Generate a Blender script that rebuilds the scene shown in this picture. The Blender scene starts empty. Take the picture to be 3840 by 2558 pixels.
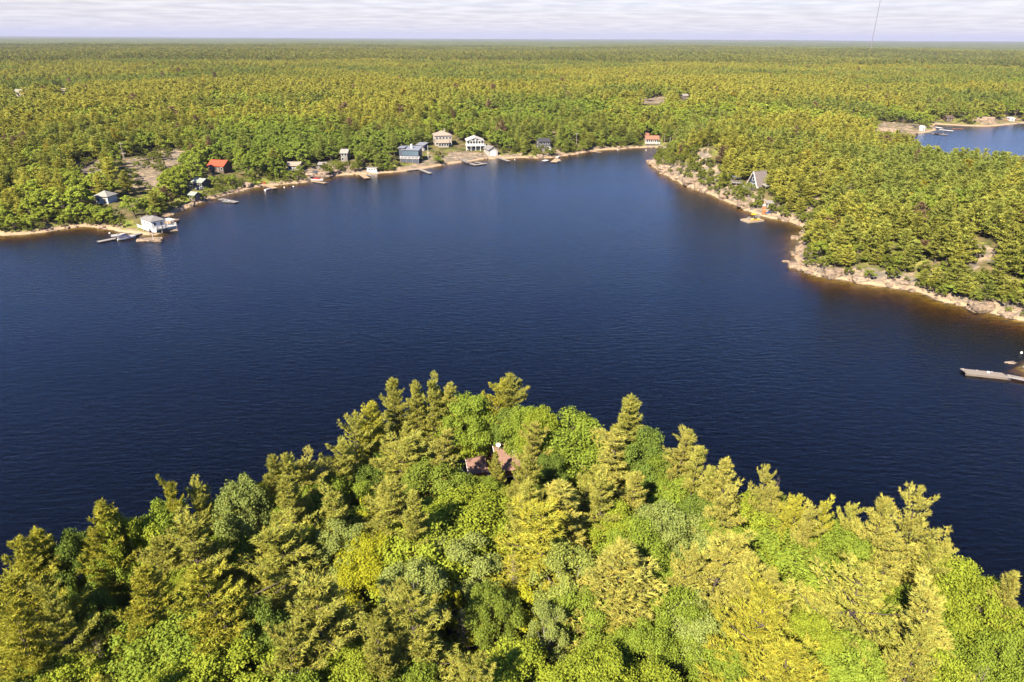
import bpy, math, random
import numpy as np
from mathutils import Vector, Matrix

random.seed(11)
RNG = np.random.default_rng(11)
R = math.radians
scene = bpy.context.scene
COL = scene.collection

# ------------------------------------------------------------------ camera
PITCH, ROLL, CAM_H = 23.92, 0.36, 60.0
cd = bpy.data.cameras.new('camera')
cam = bpy.data.objects.new('camera', cd)
COL.objects.link(cam)
cd.lens, cd.sensor_width, cd.clip_start, cd.clip_end = 24.0, 36.0, 0.5, 90000.0
CM = Matrix.Rotation(R(90 - PITCH), 4, 'X') @ Matrix.Rotation(R(ROLL), 4, 'Z')
cam.matrix_world = Matrix.Translation((0, 0, CAM_H)) @ CM
scene.camera = cam
M3 = np.array(CM.to_3x3())
F, CU, CV = 2560.0, 1920.0, 1279.0          # the photograph is 3840 x 2558

# ------------------------------------------------------------------ light
SUN_EL, SUN_AZ = 41.0, -150.0               # degrees; azimuth clockwise from +Y
to_sun = Vector((math.sin(R(SUN_AZ)) * math.cos(R(SUN_EL)), math.cos(R(SUN_AZ)) * math.cos(R(SUN_EL)), math.sin(R(SUN_EL))))
sl = bpy.data.lights.new('sun', 'SUN')
sl.energy, sl.angle, sl.color = 5.0, R(0.53), (1.0, 0.88, 0.69)
so = bpy.data.objects.new('sun', sl)
so.rotation_euler = (-to_sun).to_track_quat('-Z', 'Y').to_euler()
COL.objects.link(so)

world = bpy.data.worlds.new('World')
scene.world = world
world.use_nodes = True
wn, wl = world.node_tree.nodes, world.node_tree.links
wn.clear()
def N(nt, t, **kw):
    n = nt.nodes.new(t)
    for k, v in kw.items():
        setattr(n, k, v)
    return n
wt = world.node_tree
w_out = N(wt, 'ShaderNodeOutputWorld')
w_bg = N(wt, 'ShaderNodeBackground'); w_bg.inputs['Strength'].default_value = 0.07
w_sky = N(wt, 'ShaderNodeTexSky', sky_type='NISHITA', sun_disc=False, sun_elevation=R(SUN_EL), sun_rotation=R(SUN_AZ),
          altitude=60, air_density=1.0, dust_density=0.1, ozone_density=5.0)
w_tc = N(wt, 'ShaderNodeTexCoord')
w_sep = N(wt, 'ShaderNodeSeparateXYZ'); wl.new(w_tc.outputs['Generated'], w_sep.inputs[0])
w_add = N(wt, 'ShaderNodeMath', operation='MAXIMUM'); w_add.inputs[1].default_value = 0.0
wl.new(w_sep.outputs['Z'], w_add.inputs[0])
w_ad2 = N(wt, 'ShaderNodeMath', operation='ADD'); w_ad2.inputs[1].default_value = 0.035; wl.new(w_add.outputs[0], w_ad2.inputs[0])
w_dx = N(wt, 'ShaderNodeMath', operation='DIVIDE'); wl.new(w_sep.outputs['X'], w_dx.inputs[0]); wl.new(w_ad2.outputs[0], w_dx.inputs[1])
w_dy = N(wt, 'ShaderNodeMath', operation='DIVIDE'); wl.new(w_sep.outputs['Y'], w_dy.inputs[0]); wl.new(w_ad2.outputs[0], w_dy.inputs[1])
w_cmb = N(wt, 'ShaderNodeCombineXYZ'); wl.new(w_dx.outputs[0], w_cmb.inputs[0]); wl.new(w_dy.outputs[0], w_cmb.inputs[1])
w_n1 = N(wt, 'ShaderNodeTexNoise'); w_n1.inputs['Scale'].default_value = 0.55; w_n1.inputs['Detail'].default_value = 8; w_n1.inputs['Roughness'].default_value = 0.58
wl.new(w_cmb.outputs[0], w_n1.inputs['Vector'])
w_cr = N(wt, 'ShaderNodeValToRGB')
w_cr.color_ramp.elements[0].position = 0.44; w_cr.color_ramp.elements[0].color = (0, 0, 0, 1)
w_cr.color_ramp.elements[1].position = 0.66; w_cr.color_ramp.elements[1].color = (1, 1, 1, 1)
wl.new(w_n1.outputs['Fac'], w_cr.inputs[0])
w_n2 = N(wt, 'ShaderNodeTexNoise'); w_n2.inputs['Scale'].default_value = 1.3; w_n2.inputs['Detail'].default_value = 6
wl.new(w_cmb.outputs[0], w_n2.inputs['Vector'])
w_cc = N(wt, 'ShaderNodeMix', data_type='RGBA')
w_cc.inputs['A'].default_value = (2.62, 2.45, 2.45, 1); w_cc.inputs['B'].default_value = (3.45, 3.25, 3.15, 1)
w_r2 = N(wt, 'ShaderNodeMapRange'); w_r2.inputs['From Min'].default_value = 0.38; w_r2.inputs['From Max'].default_value = 0.62
wl.new(w_n2.outputs['Fac'], w_r2.inputs['Value']); wl.new(w_r2.outputs[0], w_cc.inputs['Factor'])
w_fd = N(wt, 'ShaderNodeMapRange')      # cloud banks lie towards the horizon, the sky overhead is clear
for k_, v_ in zip(('From Min', 'From Max', 'To Min', 'To Max'), (0.05, 0.20, 0.85, 0.03)): w_fd.inputs[k_].default_value = v_
wl.new(w_add.outputs[0], w_fd.inputs['Value'])
w_cf = N(wt, 'ShaderNodeMath', operation='MULTIPLY'); wl.new(w_fd.outputs[0], w_cf.inputs[1]); wl.new(w_cr.outputs[0], w_cf.inputs[0])
w_mx = N(wt, 'ShaderNodeMix', data_type='RGBA')
w_veil = N(wt, 'ShaderNodeMapRange', interpolation_type='SMOOTHSTEP')      # thin haze veil low over the horizon
for k_, v_ in zip(('From Min', 'From Max', 'To Min', 'To Max'), (0.02, 0.15, 0.93, 0.0)): w_veil.inputs[k_].default_value = v_
wl.new(w_add.outputs[0], w_veil.inputs['Value'])
w_mm = N(wt, 'ShaderNodeMath', operation='MAXIMUM'); wl.new(w_cf.outputs[0], w_mm.inputs[0]); wl.new(w_veil.outputs[0], w_mm.inputs[1])
wl.new(w_mm.outputs[0], w_mx.inputs['Factor']); w_tint = N(wt, 'ShaderNodeMix', data_type='RGBA', blend_type='MULTIPLY'); w_tint.inputs['Factor'].default_value = 1; w_tint.inputs['B'].default_value = (.59, .665, .93, 1)
wl.new(w_sky.outputs[0], w_tint.inputs['A']); wl.new(w_tint.outputs['Result'], w_mx.inputs['A']); wl.new(w_cc.outputs['Result'], w_mx.inputs['B'])
wl.new(w_mx.outputs['Result'], w_bg.inputs['Color']); wl.new(w_bg.outputs[0], w_out.inputs['Surface'])

vs = scene.view_settings
vs.view_transform, vs.look, vs.gamma, vs.use_curve_mapping = 'Standard', 'None', 1.0, False
vs.exposure = 2.05
scene.render.engine = 'CYCLES'
cy = scene.cycles
cy.max_bounces, cy.diffuse_bounces, cy.glossy_bounces, cy.transmission_bounces = 5, 2, 2, 3
cy.transparent_max_bounces, cy.volume_bounces = 6, 0
cy.caustics_reflective = cy.caustics_refractive = False
cy.use_denoising = True; cy.denoising_prefilter = 'ACCURATE'; cy.denoising_input_passes = 'RGB_ALBEDO_NORMAL'
cy.sample_clamp_indirect = 4.0

# ------------------------------------------------------------------ projection (the camera's own geometry, used to survey positions)
def ray(u, v):
    d = M3 @ np.array([(u - CU) / F, -(v - CV) / F, -1.0])
    return d / np.linalg.norm(d)
def at(u, v, z=0.0):
    d = ray(u, v)
    t = (z - CAM_H) / d[2]
    return np.array([d[0] * t, d[1] * t, z])
def project(P):
    P = np.atleast_2d(np.asarray(P, float))
    q = (P - np.array([0, 0, CAM_H])) @ M3
    dep = np.maximum(-q[:, 2], 1e-3)
    return CU + F * q[:, 0] / dep, CV - F * q[:, 1] / dep, np.where(-q[:, 2] > 0, dep, -1)

# ------------------------------------------------------------------ noise
def _h(ix, iy, s):
    n = (ix.astype(np.int64) * 374761393 + iy.astype(np.int64) * 668265263 + s * 1274126177) & 0x7fffffff
    n = ((n ^ (n >> 13)) * 1274126177) & 0x7fffffff
    n = ((n ^ (n >> 15)) * 2246822519) & 0x7fffffff
    return ((n ^ (n >> 16)) & 0xffff) / 65535.0
def vnoise(x, y, s=0):
    x = np.asarray(x, float); y = np.asarray(y, float)
    ix = np.floor(x); iy = np.floor(y)
    fx = x - ix; fy = y - iy
    fx = fx * fx * (3 - 2 * fx); fy = fy * fy * (3 - 2 * fy)
    a = _h(ix, iy, s); b = _h(ix + 1, iy, s); c = _h(ix, iy + 1, s); d = _h(ix + 1, iy + 1, s)
    return (a + (b - a) * fx) * (1 - fy) + (c + (d - c) * fx) * fy
def fbm(x, y, s=0, o=4):
    r = 0; a = 0.5; t = 0
    for k in range(o):
        r = r + a * vnoise(x, y, s + k * 17); t += a
        x = x * 2.03 + 5.1; y = y * 2.03 + 1.7; a *= 0.5
    return r / t

# ------------------------------------------------------------------ lakes
S = 1.6313
def px_line(pts, z=0.0):
    return [tuple(at(u * S, v * S, z)[:2]) for u, v in pts]
far_shore = px_line([(0,543),(60,540),(130,528),(190,522),(245,527),(300,535),(325,541),(345,543),(368,540),(386,524),(402,510),(384,505),(405,490),(430,478),
    (460,468),(500,455),(540,443),(580,432),(640,425),(700,419),(750,411),(790,403),(840,402),(870,399),(930,395),(960,390),(1000,384),
    (1050,375),(1080,371),(1110,366),(1160,365),(1200,363),(1240,365),(1290,361),(1330,353),(1380,346),(1420,343),(1470,340),(1512,339)])
pen_shore = px_line([(1522,343),(1512,352),(1498,377),(1508,390),(1540,406),(1580,427),(1620,442),(1660,461),(1710,481),(1740,493),(1770,501),
    (1810,507),(1838,517),(1852,524),(1838,540),(1836,560),(1828,573),(1826,600),(1842,620),(1880,633),(1940,643),(2000,653),(2060,661),
    (2100,669),(2130,677),(2160,691),(2200,702),(2250,712),(2300,724),(2354,739)])
off_right = [(135,135),(126,130)] + px_line([(2375,818),(2354,848)]) + [(112,121),(128,105),(143,60),(153,0),(160,-60),(150,-130),(112,-125),(92,-40),(68,18)]
near_px = [(3900,2180),(3728,2100),(3578,2026),(3500,1925),(3313,1890),(3213,1920),(3037,1880),(2871,1780),(2740,1740),(2595,1700),(2540,1640),(2432,1600),(2361,1530),
    (2141,1540),(2029,1520),(1907,1440),(1637,1430),(1478,1440),(1400,1510),(1315,1575),(1170,1690),(1016,1725),(740,1810),(620,1830),(590,1860),(350,1915),(140,1985),(-100,2070)]
near_shore = []
for u, v in near_px:
    p = at(u, v, 17.0)[:2]
    d = p - np.array([0, 45.0]); d /= np.linalg.norm(d)
    near_shore.append(tuple(p + d * 3.0))
off_left = [(-70,20),(-95,-40),(-115,-120),(-300,-125),(-370,-60),(-375,120),(-330,225),(-260,245),(-205,236)]
LAKE1 = np.array(far_shore + pen_shore + off_right + near_shore + off_left)
bay_near = [(620,292),(420,270),(335,279),(262,308),(215,352)]
LAKE2 = np.array(px_line([(2066,311),(2085,309),(2105,307),(2120,306),(2140,303),(2152,300),(2148,295),(2146,291),(2150,286),(2170,287),(2200,288.5),(2230,290),(2262,291),(2290,290),(2320,286),(2354,284),(2420,287)])
                 + [(900,560),(900,380)] + bay_near)
def sdf(P, poly):
    P = np.asarray(P, float)
    n = len(P); best = np.full(n, 1e12); ins = np.zeros(n, bool)
    A = poly; B = np.roll(poly, -1, axis=0)
    for a, b in zip(A, B):
        ab = b - a; L = ab @ ab + 1e-12
        ap = P - a
        t = np.clip((ap @ ab) / L, 0, 1)
        dd = ap - t[:, None] * ab
        best = np.minimum(best, (dd ** 2).sum(1))
        c = (a[1] > P[:, 1]) != (b[1] > P[:, 1])
        xi = (b[0] - a[0]) * (P[:, 1] - a[1]) / ((b[1] - a[1]) if b[1] != a[1] else 1e-12) + a[0]
        ins ^= c & (P[:, 0] < xi)
    r = np.sqrt(best)
    return np.where(ins, -r, r)
def shore(P):
    P = np.atleast_2d(np.asarray(P, float))[:, :2]
    out = np.full(len(P), 3000.0)
    m = (np.abs(P[:, 0]) < 1500) & (P[:, 1] < 2200) & (P[:, 1] > -800)
    if m.any():
        Q = P[m]
        d = np.minimum(sdf(Q, LAKE1), sdf(Q, LAKE2))
        x, y = Q[:, 0], Q[:, 1]
        d = d + (fbm(x / 11, y / 11, 3, 3) - 0.5) * 3.4 + (vnoise(x / 3.1, y / 3.1, 9) - 0.5) * 1.1
        out[m] = d
    return out
KNOBS = [(*at(2668, 590, 10)[:2], 18, 10.0), (*at(2560, 600, 8)[:2], 14, 5.0), (*at(2790, 705, 8)[:2], 13, 3.0), (*at(3690, 950, 8)[:2], 12, 3.5)]
def terr(P, dd=None):
    P = np.atleast_2d(np.asarray(P, float))[:, :2]
    x, y = P[:, 0], P[:, 1]
    d = shore(P) if dd is None else dd
    right = 1 / (1 + np.exp(-(x - 20 - 0.12 * (y - 150)) / 25)) * (y > 95) * (1 / (1 + np.exp((y - 420) / 40)))
    right = right * (1 - 1 / (1 + np.exp(-(x - 140) / 15)) / (1 + np.exp(-(y - 225) / 12)))
    near = (y < 108) & (np.abs(x) < 105)
    A = 6 + 7 * fbm(x / 160, y / 160, 21, 2) + 8 * right
    A = np.where(near, 4.0, A)
    k = np.where(near, 0.35, 0.16 + 0.22 * right)
    t = np.maximum(d, 0)
    h = A * (1 - np.exp(-t * k / A))
    ramp = 1 - np.exp(-t / 30)
    h = h + ramp * (fbm(x / 28, y / 28, 31, 3) - 0.45) * np.where(near, 1.5, 5 + 5 * right)
    for kx, ky, kr, kh in KNOBS: h = h + (1 - np.exp(-t / 8)) * kh * np.exp(-((x - kx) ** 2 + (y - ky) ** 2) / kr ** 2)
    h = h + np.minimum(t, 5) / 5 * (fbm(x / 5, y / 5, 41, 3) - 0.35) * (0.7 + 1.3 * right)
    far = np.clip((np.hypot(x, y) - 700) / 3000, 0, 1)
    h = h + far * (fbm(x / 700, y / 700, 51, 3) - 0.5) * 26
    far2 = np.clip((np.hypot(x, y) - 6000) / 9000, 0, 1)
    h = h + far2 * (vnoise(x / 5200, y / 2600, 61) * 38 * np.clip(x / 9000 + 0.5, 0, 1))
    h = np.maximum(h, 0.0) + 0.06 + np.minimum(t, 2) * 0.06
    dn = np.maximum(-d, 0)
    w = np.where(near, -9.0 * (1 - np.exp(-dn * .5 / 9)), -9.0 * (1 - np.exp(-(dn / (6 + 22 * vnoise(x / 32, y / 32, 71) ** 1.6)) ** 1.45))) - 0.04
    return np.where(d > 0, h, w)
def ground(u, v):
    d = ray(u, v)
    t = np.geomspace(40, 9000, 1500)
    P = d[None, :] * t[:, None]; P[:, 2] += CAM_H
    h = np.maximum(terr(P), 0.0)
    i = int(np.argmax(P[:, 2] < h))
    lo, hi = t[max(i - 1, 0)], t[i]
    tt = np.linspace(lo, hi, 40)
    P = d[None, :] * tt[:, None]; P[:, 2] += CAM_H
    h = np.maximum(terr(P), 0.0)
    j = int(np.argmax(P[:, 2] <= h))
    p = P[j].copy(); p[2] = h[j]
    return p
def gz(x, y):
    return float(terr([[x, y]])[0])

# ------------------------------------------------------------------ mesh helpers
def mesh_np(name, V, Fc, mats, mi=None, col=None, smooth=False):
    V = np.asarray(V, np.float32); Fc = np.asarray(Fc, np.int32)
    m, k = Fc.shape
    me = bpy.data.meshes.new(name)
    me.vertices.add(len(V)); me.vertices.foreach_set('co', V.ravel())
    me.loops.add(m * k); me.loops.foreach_set('vertex_index', Fc.ravel())
    me.polygons.add(m); me.polygons.foreach_set('loop_start', np.arange(0, m * k, k, dtype=np.int32))
    for mt in mats:
        me.materials.append(mt)
    if mi is not None:
        me.polygons.foreach_set('material_index', np.asarray(mi, np.int32))
    me.update(calc_edges=True)
    if col is not None:
        a = me.attributes.new('shade', 'FLOAT_COLOR', 'POINT')
        a.data.foreach_set('color', np.asarray(col, np.float32).ravel())
    me.polygons.foreach_set('use_smooth', np.full(m, smooth))
    return me
def link(name, me, parent=None, col=None):
    o = bpy.data.objects.new(name, me)
    COL.objects.link(o)
    if parent is not None:
        o.parent = parent
    if col is not None:
        o.color = (*col, 1)
    return o
def tag(o, label=None, cat=None, group=None, kind=None):
    if label: o['label'] = label
    if cat: o['category'] = cat
    if group: o['group'] = group
    if kind: o['kind'] = kind
    return o
class MB:
    def __init__(s): s.v = []; s.f = []
    def add(s, vs_, fs):
        n = len(s.v); s.v += [tuple(p) for p in vs_]; s.f += [tuple(i + n for i in f) for f in fs]; return s
    def box(s, x0, x1, y0, y1, z0, z1):
        return s.add([(x0,y0,z0),(x1,y0,z0),(x1,y1,z0),(x0,y1,z0),(x0,y0,z1),(x1,y0,z1),(x1,y1,z1),(x0,y1,z1)],
                     [(0,3,2,1),(4,5,6,7),(0,1,5,4),(1,2,6,5),(2,3,7,6),(3,0,4,7)])
    def bar(s, a, b, w, h=None):
        a = Vector(a); b = Vector(b); h = h or w
        d = (b - a).normalized()
        up = Vector((0, 0, 1)) if abs(d.z) < 0.9 else Vector((0, 1, 0))
        sx = d.cross(up).normalized() * w / 2; sy = sx.cross(d).normalized() * h / 2
        c = [a - sx - sy, a + sx - sy, a + sx + sy, a - sx + sy]; e = [p + (b - a) for p in c]
        return s.add(c + e, [(0,3,2,1),(4,5,6,7),(0,1,5,4),(1,2,6,5),(2,3,7,6),(3,0,4,7)])
    def slab(s, quad, t):
        q = [Vector(p) for p in quad]
        n = (q[1] - q[0]).cross(q[2] - q[0]).normalized()
        if n.z < 0: n = -n
        lo = [p - n * t for p in q]; k = len(q)
        fs = [tuple(range(k)), tuple(range(2 * k - 1, k - 1, -1))] + [(i, i + k, (i + 1) % k + k, (i + 1) % k) for i in range(k)]
        return s.add(q + lo, fs)
    def cyl(s, a, b, r0, r1=None, n=8):
        a = Vector(a); b = Vector(b); r1 = r0 if r1 is None else r1
        d = (b - a).normalized(); up = Vector((0, 0, 1)) if abs(d.z) < 0.9 else Vector((1, 0, 0))
        x = d.cross(up).normalized(); y = d.cross(x)
        vs_ = [a + (x * math.cos(t) + y * math.sin(t)) * r0 for t in [2 * math.pi * i / n for i in range(n)]]
        vs_ += [b + (x * math.cos(t) + y * math.sin(t)) * r1 for t in [2 * math.pi * i / n for i in range(n)]]
        return s.add(vs_, [(i, (i + 1) % n, (i + 1) % n + n, i + n) for i in range(n)] + [tuple(range(n - 1, -1, -1)), tuple(range(n, 2 * n))])
    def build(s, name, mat, parent=None, **k):
        me = bpy.data.meshes.new(name); me.from_pydata(s.v, [], s.f); me.materials.append(mat); me.update()
        o = link(name, me, parent)
        if k: tag(o, **k)
        return o
def thing(name, label, cat, loc, rz=0.0, group=None):
    o = bpy.data.objects.new(name, None); COL.objects.link(o)
    o.location = loc; o.rotation_euler = (0, 0, rz)
    return tag(o, label, cat, group)

# ------------------------------------------------------------------ materials
def new_mat(name):
    m = bpy.data.materials.new(name); m.use_nodes = True
    m.node_tree.nodes.clear()
    return m, m.node_tree, N(m.node_tree, 'ShaderNodeOutputMaterial')
def simple(name, c, rough=0.7, var=0.18, scale=1.5, metallic=0.0, stretch=None):
    m, nt, out = new_mat(name)
    c = tuple(q * .8 for q in c) if name == 'white_paint' else tuple(q * .48 for q in c)
    b = N(nt, 'ShaderNodeBsdfPrincipled'); b.inputs['Roughness'].default_value = rough; b.inputs['Metallic'].default_value = metallic
    tc = N(nt, 'ShaderNodeTexCoord'); n = N(nt, 'ShaderNodeTexNoise'); n.inputs['Scale'].default_value = scale; n.inputs['Detail'].default_value = 5
    if stretch:
        mp = N(nt, 'ShaderNodeMapping'); mp.inputs['Scale'].default_value = stretch
        nt.links.new(tc.outputs['Object'], mp.inputs[0]); nt.links.new(mp.outputs[0], n.inputs['Vector'])
    else:
        nt.links.new(tc.outputs['Object'], n.inputs['Vector'])
    r = N(nt, 'ShaderNodeMapRange'); r.inputs['From Min'].default_value = 0.3; r.inputs['From Max'].default_value = 0.7
    r.inputs['To Min'].default_value = 1 - var; r.inputs['To Max'].default_value = 1 + var * 0.6
    nt.links.new(n.outputs['Fac'], r.inputs['Value'])
    x = N(nt, 'ShaderNodeMix', data_type='RGBA', blend_type='MULTIPLY'); x.inputs['Factor'].default_value = 1
    x.inputs['A'].default_value = (*c, 1); nt.links.new(r.outputs[0], x.inputs['B'])
    nt.links.new(x.outputs['Result'], b.inputs['Base Color']); nt.links.new(b.outputs[0], out.inputs[0])
    return m
def leaf_mat(name, mode, transl=0.33):
    m, nt, out = new_mat(name)
    L = nt.links
    if mode == 'object':
        src = N(nt, 'ShaderNodeObjectInfo').outputs['Color']
    else:
        src = N(nt, 'ShaderNodeAttribute', attribute_type='INSTANCER', attribute_name='tint').outputs['Color']
    at_ = N(nt, 'ShaderNodeAttribute', attribute_name='shade')
    mx = N(nt, 'ShaderNodeMix', data_type='RGBA', blend_type='MULTIPLY'); mx.inputs['Factor'].default_value = 1
    L.new(src, mx.inputs['A']); L.new(at_.outputs['Color'], mx.inputs['B'])
    d = N(nt, 'ShaderNodeBsdfDiffuse'); t = N(nt, 'ShaderNodeBsdfTranslucent')
    hs = N(nt, 'ShaderNodeMix', data_type='RGBA', blend_type='MULTIPLY'); hs.inputs['Factor'].default_value = 1; hs.inputs['B'].default_value = (1.15, 1.15, 0.6, 1)
    L.new(mx.outputs['Result'], hs.inputs['A'])
    L.new(mx.outputs['Result'], d.inputs['Color']); L.new(hs.outputs['Result'], t.inputs['Color'])
    s = N(nt, 'ShaderNodeMixShader'); s.inputs[0].default_value = transl
    L.new(d.outputs[0], s.inputs[1]); L.new(t.outputs[0], s.inputs[2]); L.new(s.outputs[0], out.inputs[0])
    return m
LEAF_O = leaf_mat('leaves_single', 'object')
LEAF_I = leaf_mat('leaves_forest', 'instancer')
BARK = simple('bark', (0.13, 0.10, 0.075), 0.9, 0.3, 3)
BARKW = simple('pale_bark', (0.42, 0.39, 0.33), 0.9, 0.35, 3)
DEADW = simple('dead_wood', (0.30, 0.24, 0.19), 0.9, 0.3, 3)

def ground_material():
    m, nt, out = new_mat('terrain')
    L = nt.links
    g = N(nt, 'ShaderNodeNewGeometry'); sep = N(nt, 'ShaderNodeSeparateXYZ'); L.new(g.outputs['Position'], sep.inputs[0])
    def noise(sc, det=5, rough=0.55, vec=None):
        n = N(nt, 'ShaderNodeTexNoise'); n.inputs['Scale'].default_value = sc; n.inputs['Detail'].default_value = det; n.inputs['Roughness'].default_value = rough
        L.new(vec or g.outputs['Position'], n.inputs['Vector']); return n.outputs['Fac']
    def ramp(x, a, b, lo=0.0, hi=1.0):
        r = N(nt, 'ShaderNodeMapRange', interpolation_type='SMOOTHSTEP'); L.new(x, r.inputs['Value'])
        for k, v in zip(('From Min', 'From Max', 'To Min', 'To Max'), (a, b, lo, hi)): r.inputs[k].default_value = v
        return r.outputs[0]
    def mix(f, a, b):
        x = N(nt, 'ShaderNodeMix', data_type='RGBA')
        if isinstance(f, float): x.inputs['Factor'].default_value = f
        else: L.new(f, x.inputs['Factor'])
        for k, c in (('A', a), ('B', b)):
            if isinstance(c, tuple): x.inputs[k].default_value = (*c, 1)
            else: L.new(c, x.inputs[k])
        return x.outputs['Result']
    def mul(a, b):
        x = N(nt, 'ShaderNodeMath', operation='MULTIPLY'); L.new(a, x.inputs[0]); L.new(b, x.inputs[1]); return x.outputs[0]
    zz = sep.outputs['Z']
    rock = mix(ramp(noise(0.35, 8, 0.65), 0.38, 0.62), (0.125, 0.10, 0.078), (0.26, 0.19, 0.13))
    mp = N(nt, 'ShaderNodeMapping'); mp.inputs['Scale'].default_value = (0.25, 1.3, 1.0); mp.inputs['Rotation'].default_value = (0, 0, 0.7)
    L.new(g.outputs['Position'], mp.inputs[0])
    rock = mix(ramp(noise(0.4, 7, 0.65, mp.outputs[0]), 0.44, 0.60, 0.0, 0.85), rock, (0.085, 0.078, 0.072))
    rock = mix(ramp(noise(1.6, 4), 0.56, 0.66, 0.0, 0.8), rock, (0.10, 0.11, 0.035))
    band = mul(ramp(zz, 0.03, 0.15), ramp(zz, 0.75, 0.3))
    rock = mix(band, rock, (0.27, 0.19, 0.12))
    floor = mix(ramp(noise(0.25, 5), 0.4, 0.6), (0.045, 0.05, 0.017), (0.11, 0.085, 0.045))
    grass = mix(ramp(noise(0.8, 5), 0.35, 0.65), (0.08, 0.12, 0.018), (0.17, 0.155, 0.045))
    va = N(nt, 'ShaderNodeAttribute', attribute_name='cover'); sc = N(nt, 'ShaderNodeSeparateColor'); L.new(va.outputs['Color'], sc.inputs[0])
    def thr(x, s_, w=0.12):
        a = N(nt, 'ShaderNodeMath', operation='ADD'); L.new(x, a.inputs[0]); L.new(noise(s_, 6, 0.6), a.inputs[1])
        return ramp(a.outputs[0], 1.0 - w, 1.0 + w)
    c = mix(thr(sc.outputs['Green'], 0.17), floor, grass)
    c = mix(thr(sc.outputs['Red'], 0.3, 0.06), c, rock)
    far = mix(ramp(noise(0.012, 10, 0.75), 0.3, 0.7), (0.045, 0.06, 0.018), (0.085, 0.095, 0.03))
    c = mix(sc.outputs['Blue'], c, far)
    sand = mix(ramp(noise(0.5, 5), 0.35, 0.65), (0.30, 0.215, 0.08), (0.18, 0.13, 0.05))
    c = mix(ramp(zz, 0.02, -0.12), c, sand)
    b = N(nt, 'ShaderNodeBsdfDiffuse'); L.new(c, b.inputs['Color'])
    bp = N(nt, 'ShaderNodeBump'); bp.inputs['Strength'].default_value = 0.9; bp.inputs['Distance'].default_value = 0.5
    L.new(noise(0.7, 8, 0.7), bp.inputs['Height']); L.new(bp.outputs[0], b.inputs['Normal'])
    L.new(b.outputs[0], out.inputs[0])
    return m
GROUND = ground_material()

def rock_material():
    m, nt, out = new_mat('granite'); L = nt.links
    g = N(nt, 'ShaderNodeNewGeometry'); oi = N(nt, 'ShaderNodeObjectInfo')
    n = N(nt, 'ShaderNodeTexNoise'); n.inputs['Scale'].default_value = 0.9; n.inputs['Detail'].default_value = 8; n.inputs['Roughness'].default_value = 0.65
    L.new(g.outputs['Position'], n.inputs['Vector'])
    cr = N(nt, 'ShaderNodeValToRGB'); e = cr.color_ramp.elements
    e[0].position = 0.33; e[0].color = (0.065, 0.056, 0.048, 1); e[1].position = 0.62; e[1].color = (0.27, 0.198, 0.14, 1)
    x = e.new(0.47); x.color = (0.165, 0.126, 0.094, 1)
    L.new(n.outputs['Fac'], cr.inputs[0])
    r = N(nt, 'ShaderNodeMapRange'); r.inputs['To Min'].default_value = 0.7; r.inputs['To Max'].default_value = 1.12; L.new(oi.outputs['Random'], r.inputs['Value'])
    mx = N(nt, 'ShaderNodeMix', data_type='RGBA', blend_type='MULTIPLY'); mx.inputs['Factor'].default_value = 1
    L.new(cr.outputs[0], mx.inputs['A']); L.new(r.outputs[0], mx.inputs['B'])
    b = N(nt, 'ShaderNodeBsdfDiffuse'); L.new(mx.outputs['Result'], b.inputs['Color'])
    bp = N(nt, 'ShaderNodeBump'); bp.inputs['Distance'].default_value = 0.25; L.new(n.outputs['Fac'], bp.inputs['Height']); L.new(bp.outputs[0], b.inputs['Normal'])
    L.new(b.outputs[0], out.inputs[0])
    return m
ROCK = rock_material()

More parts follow.
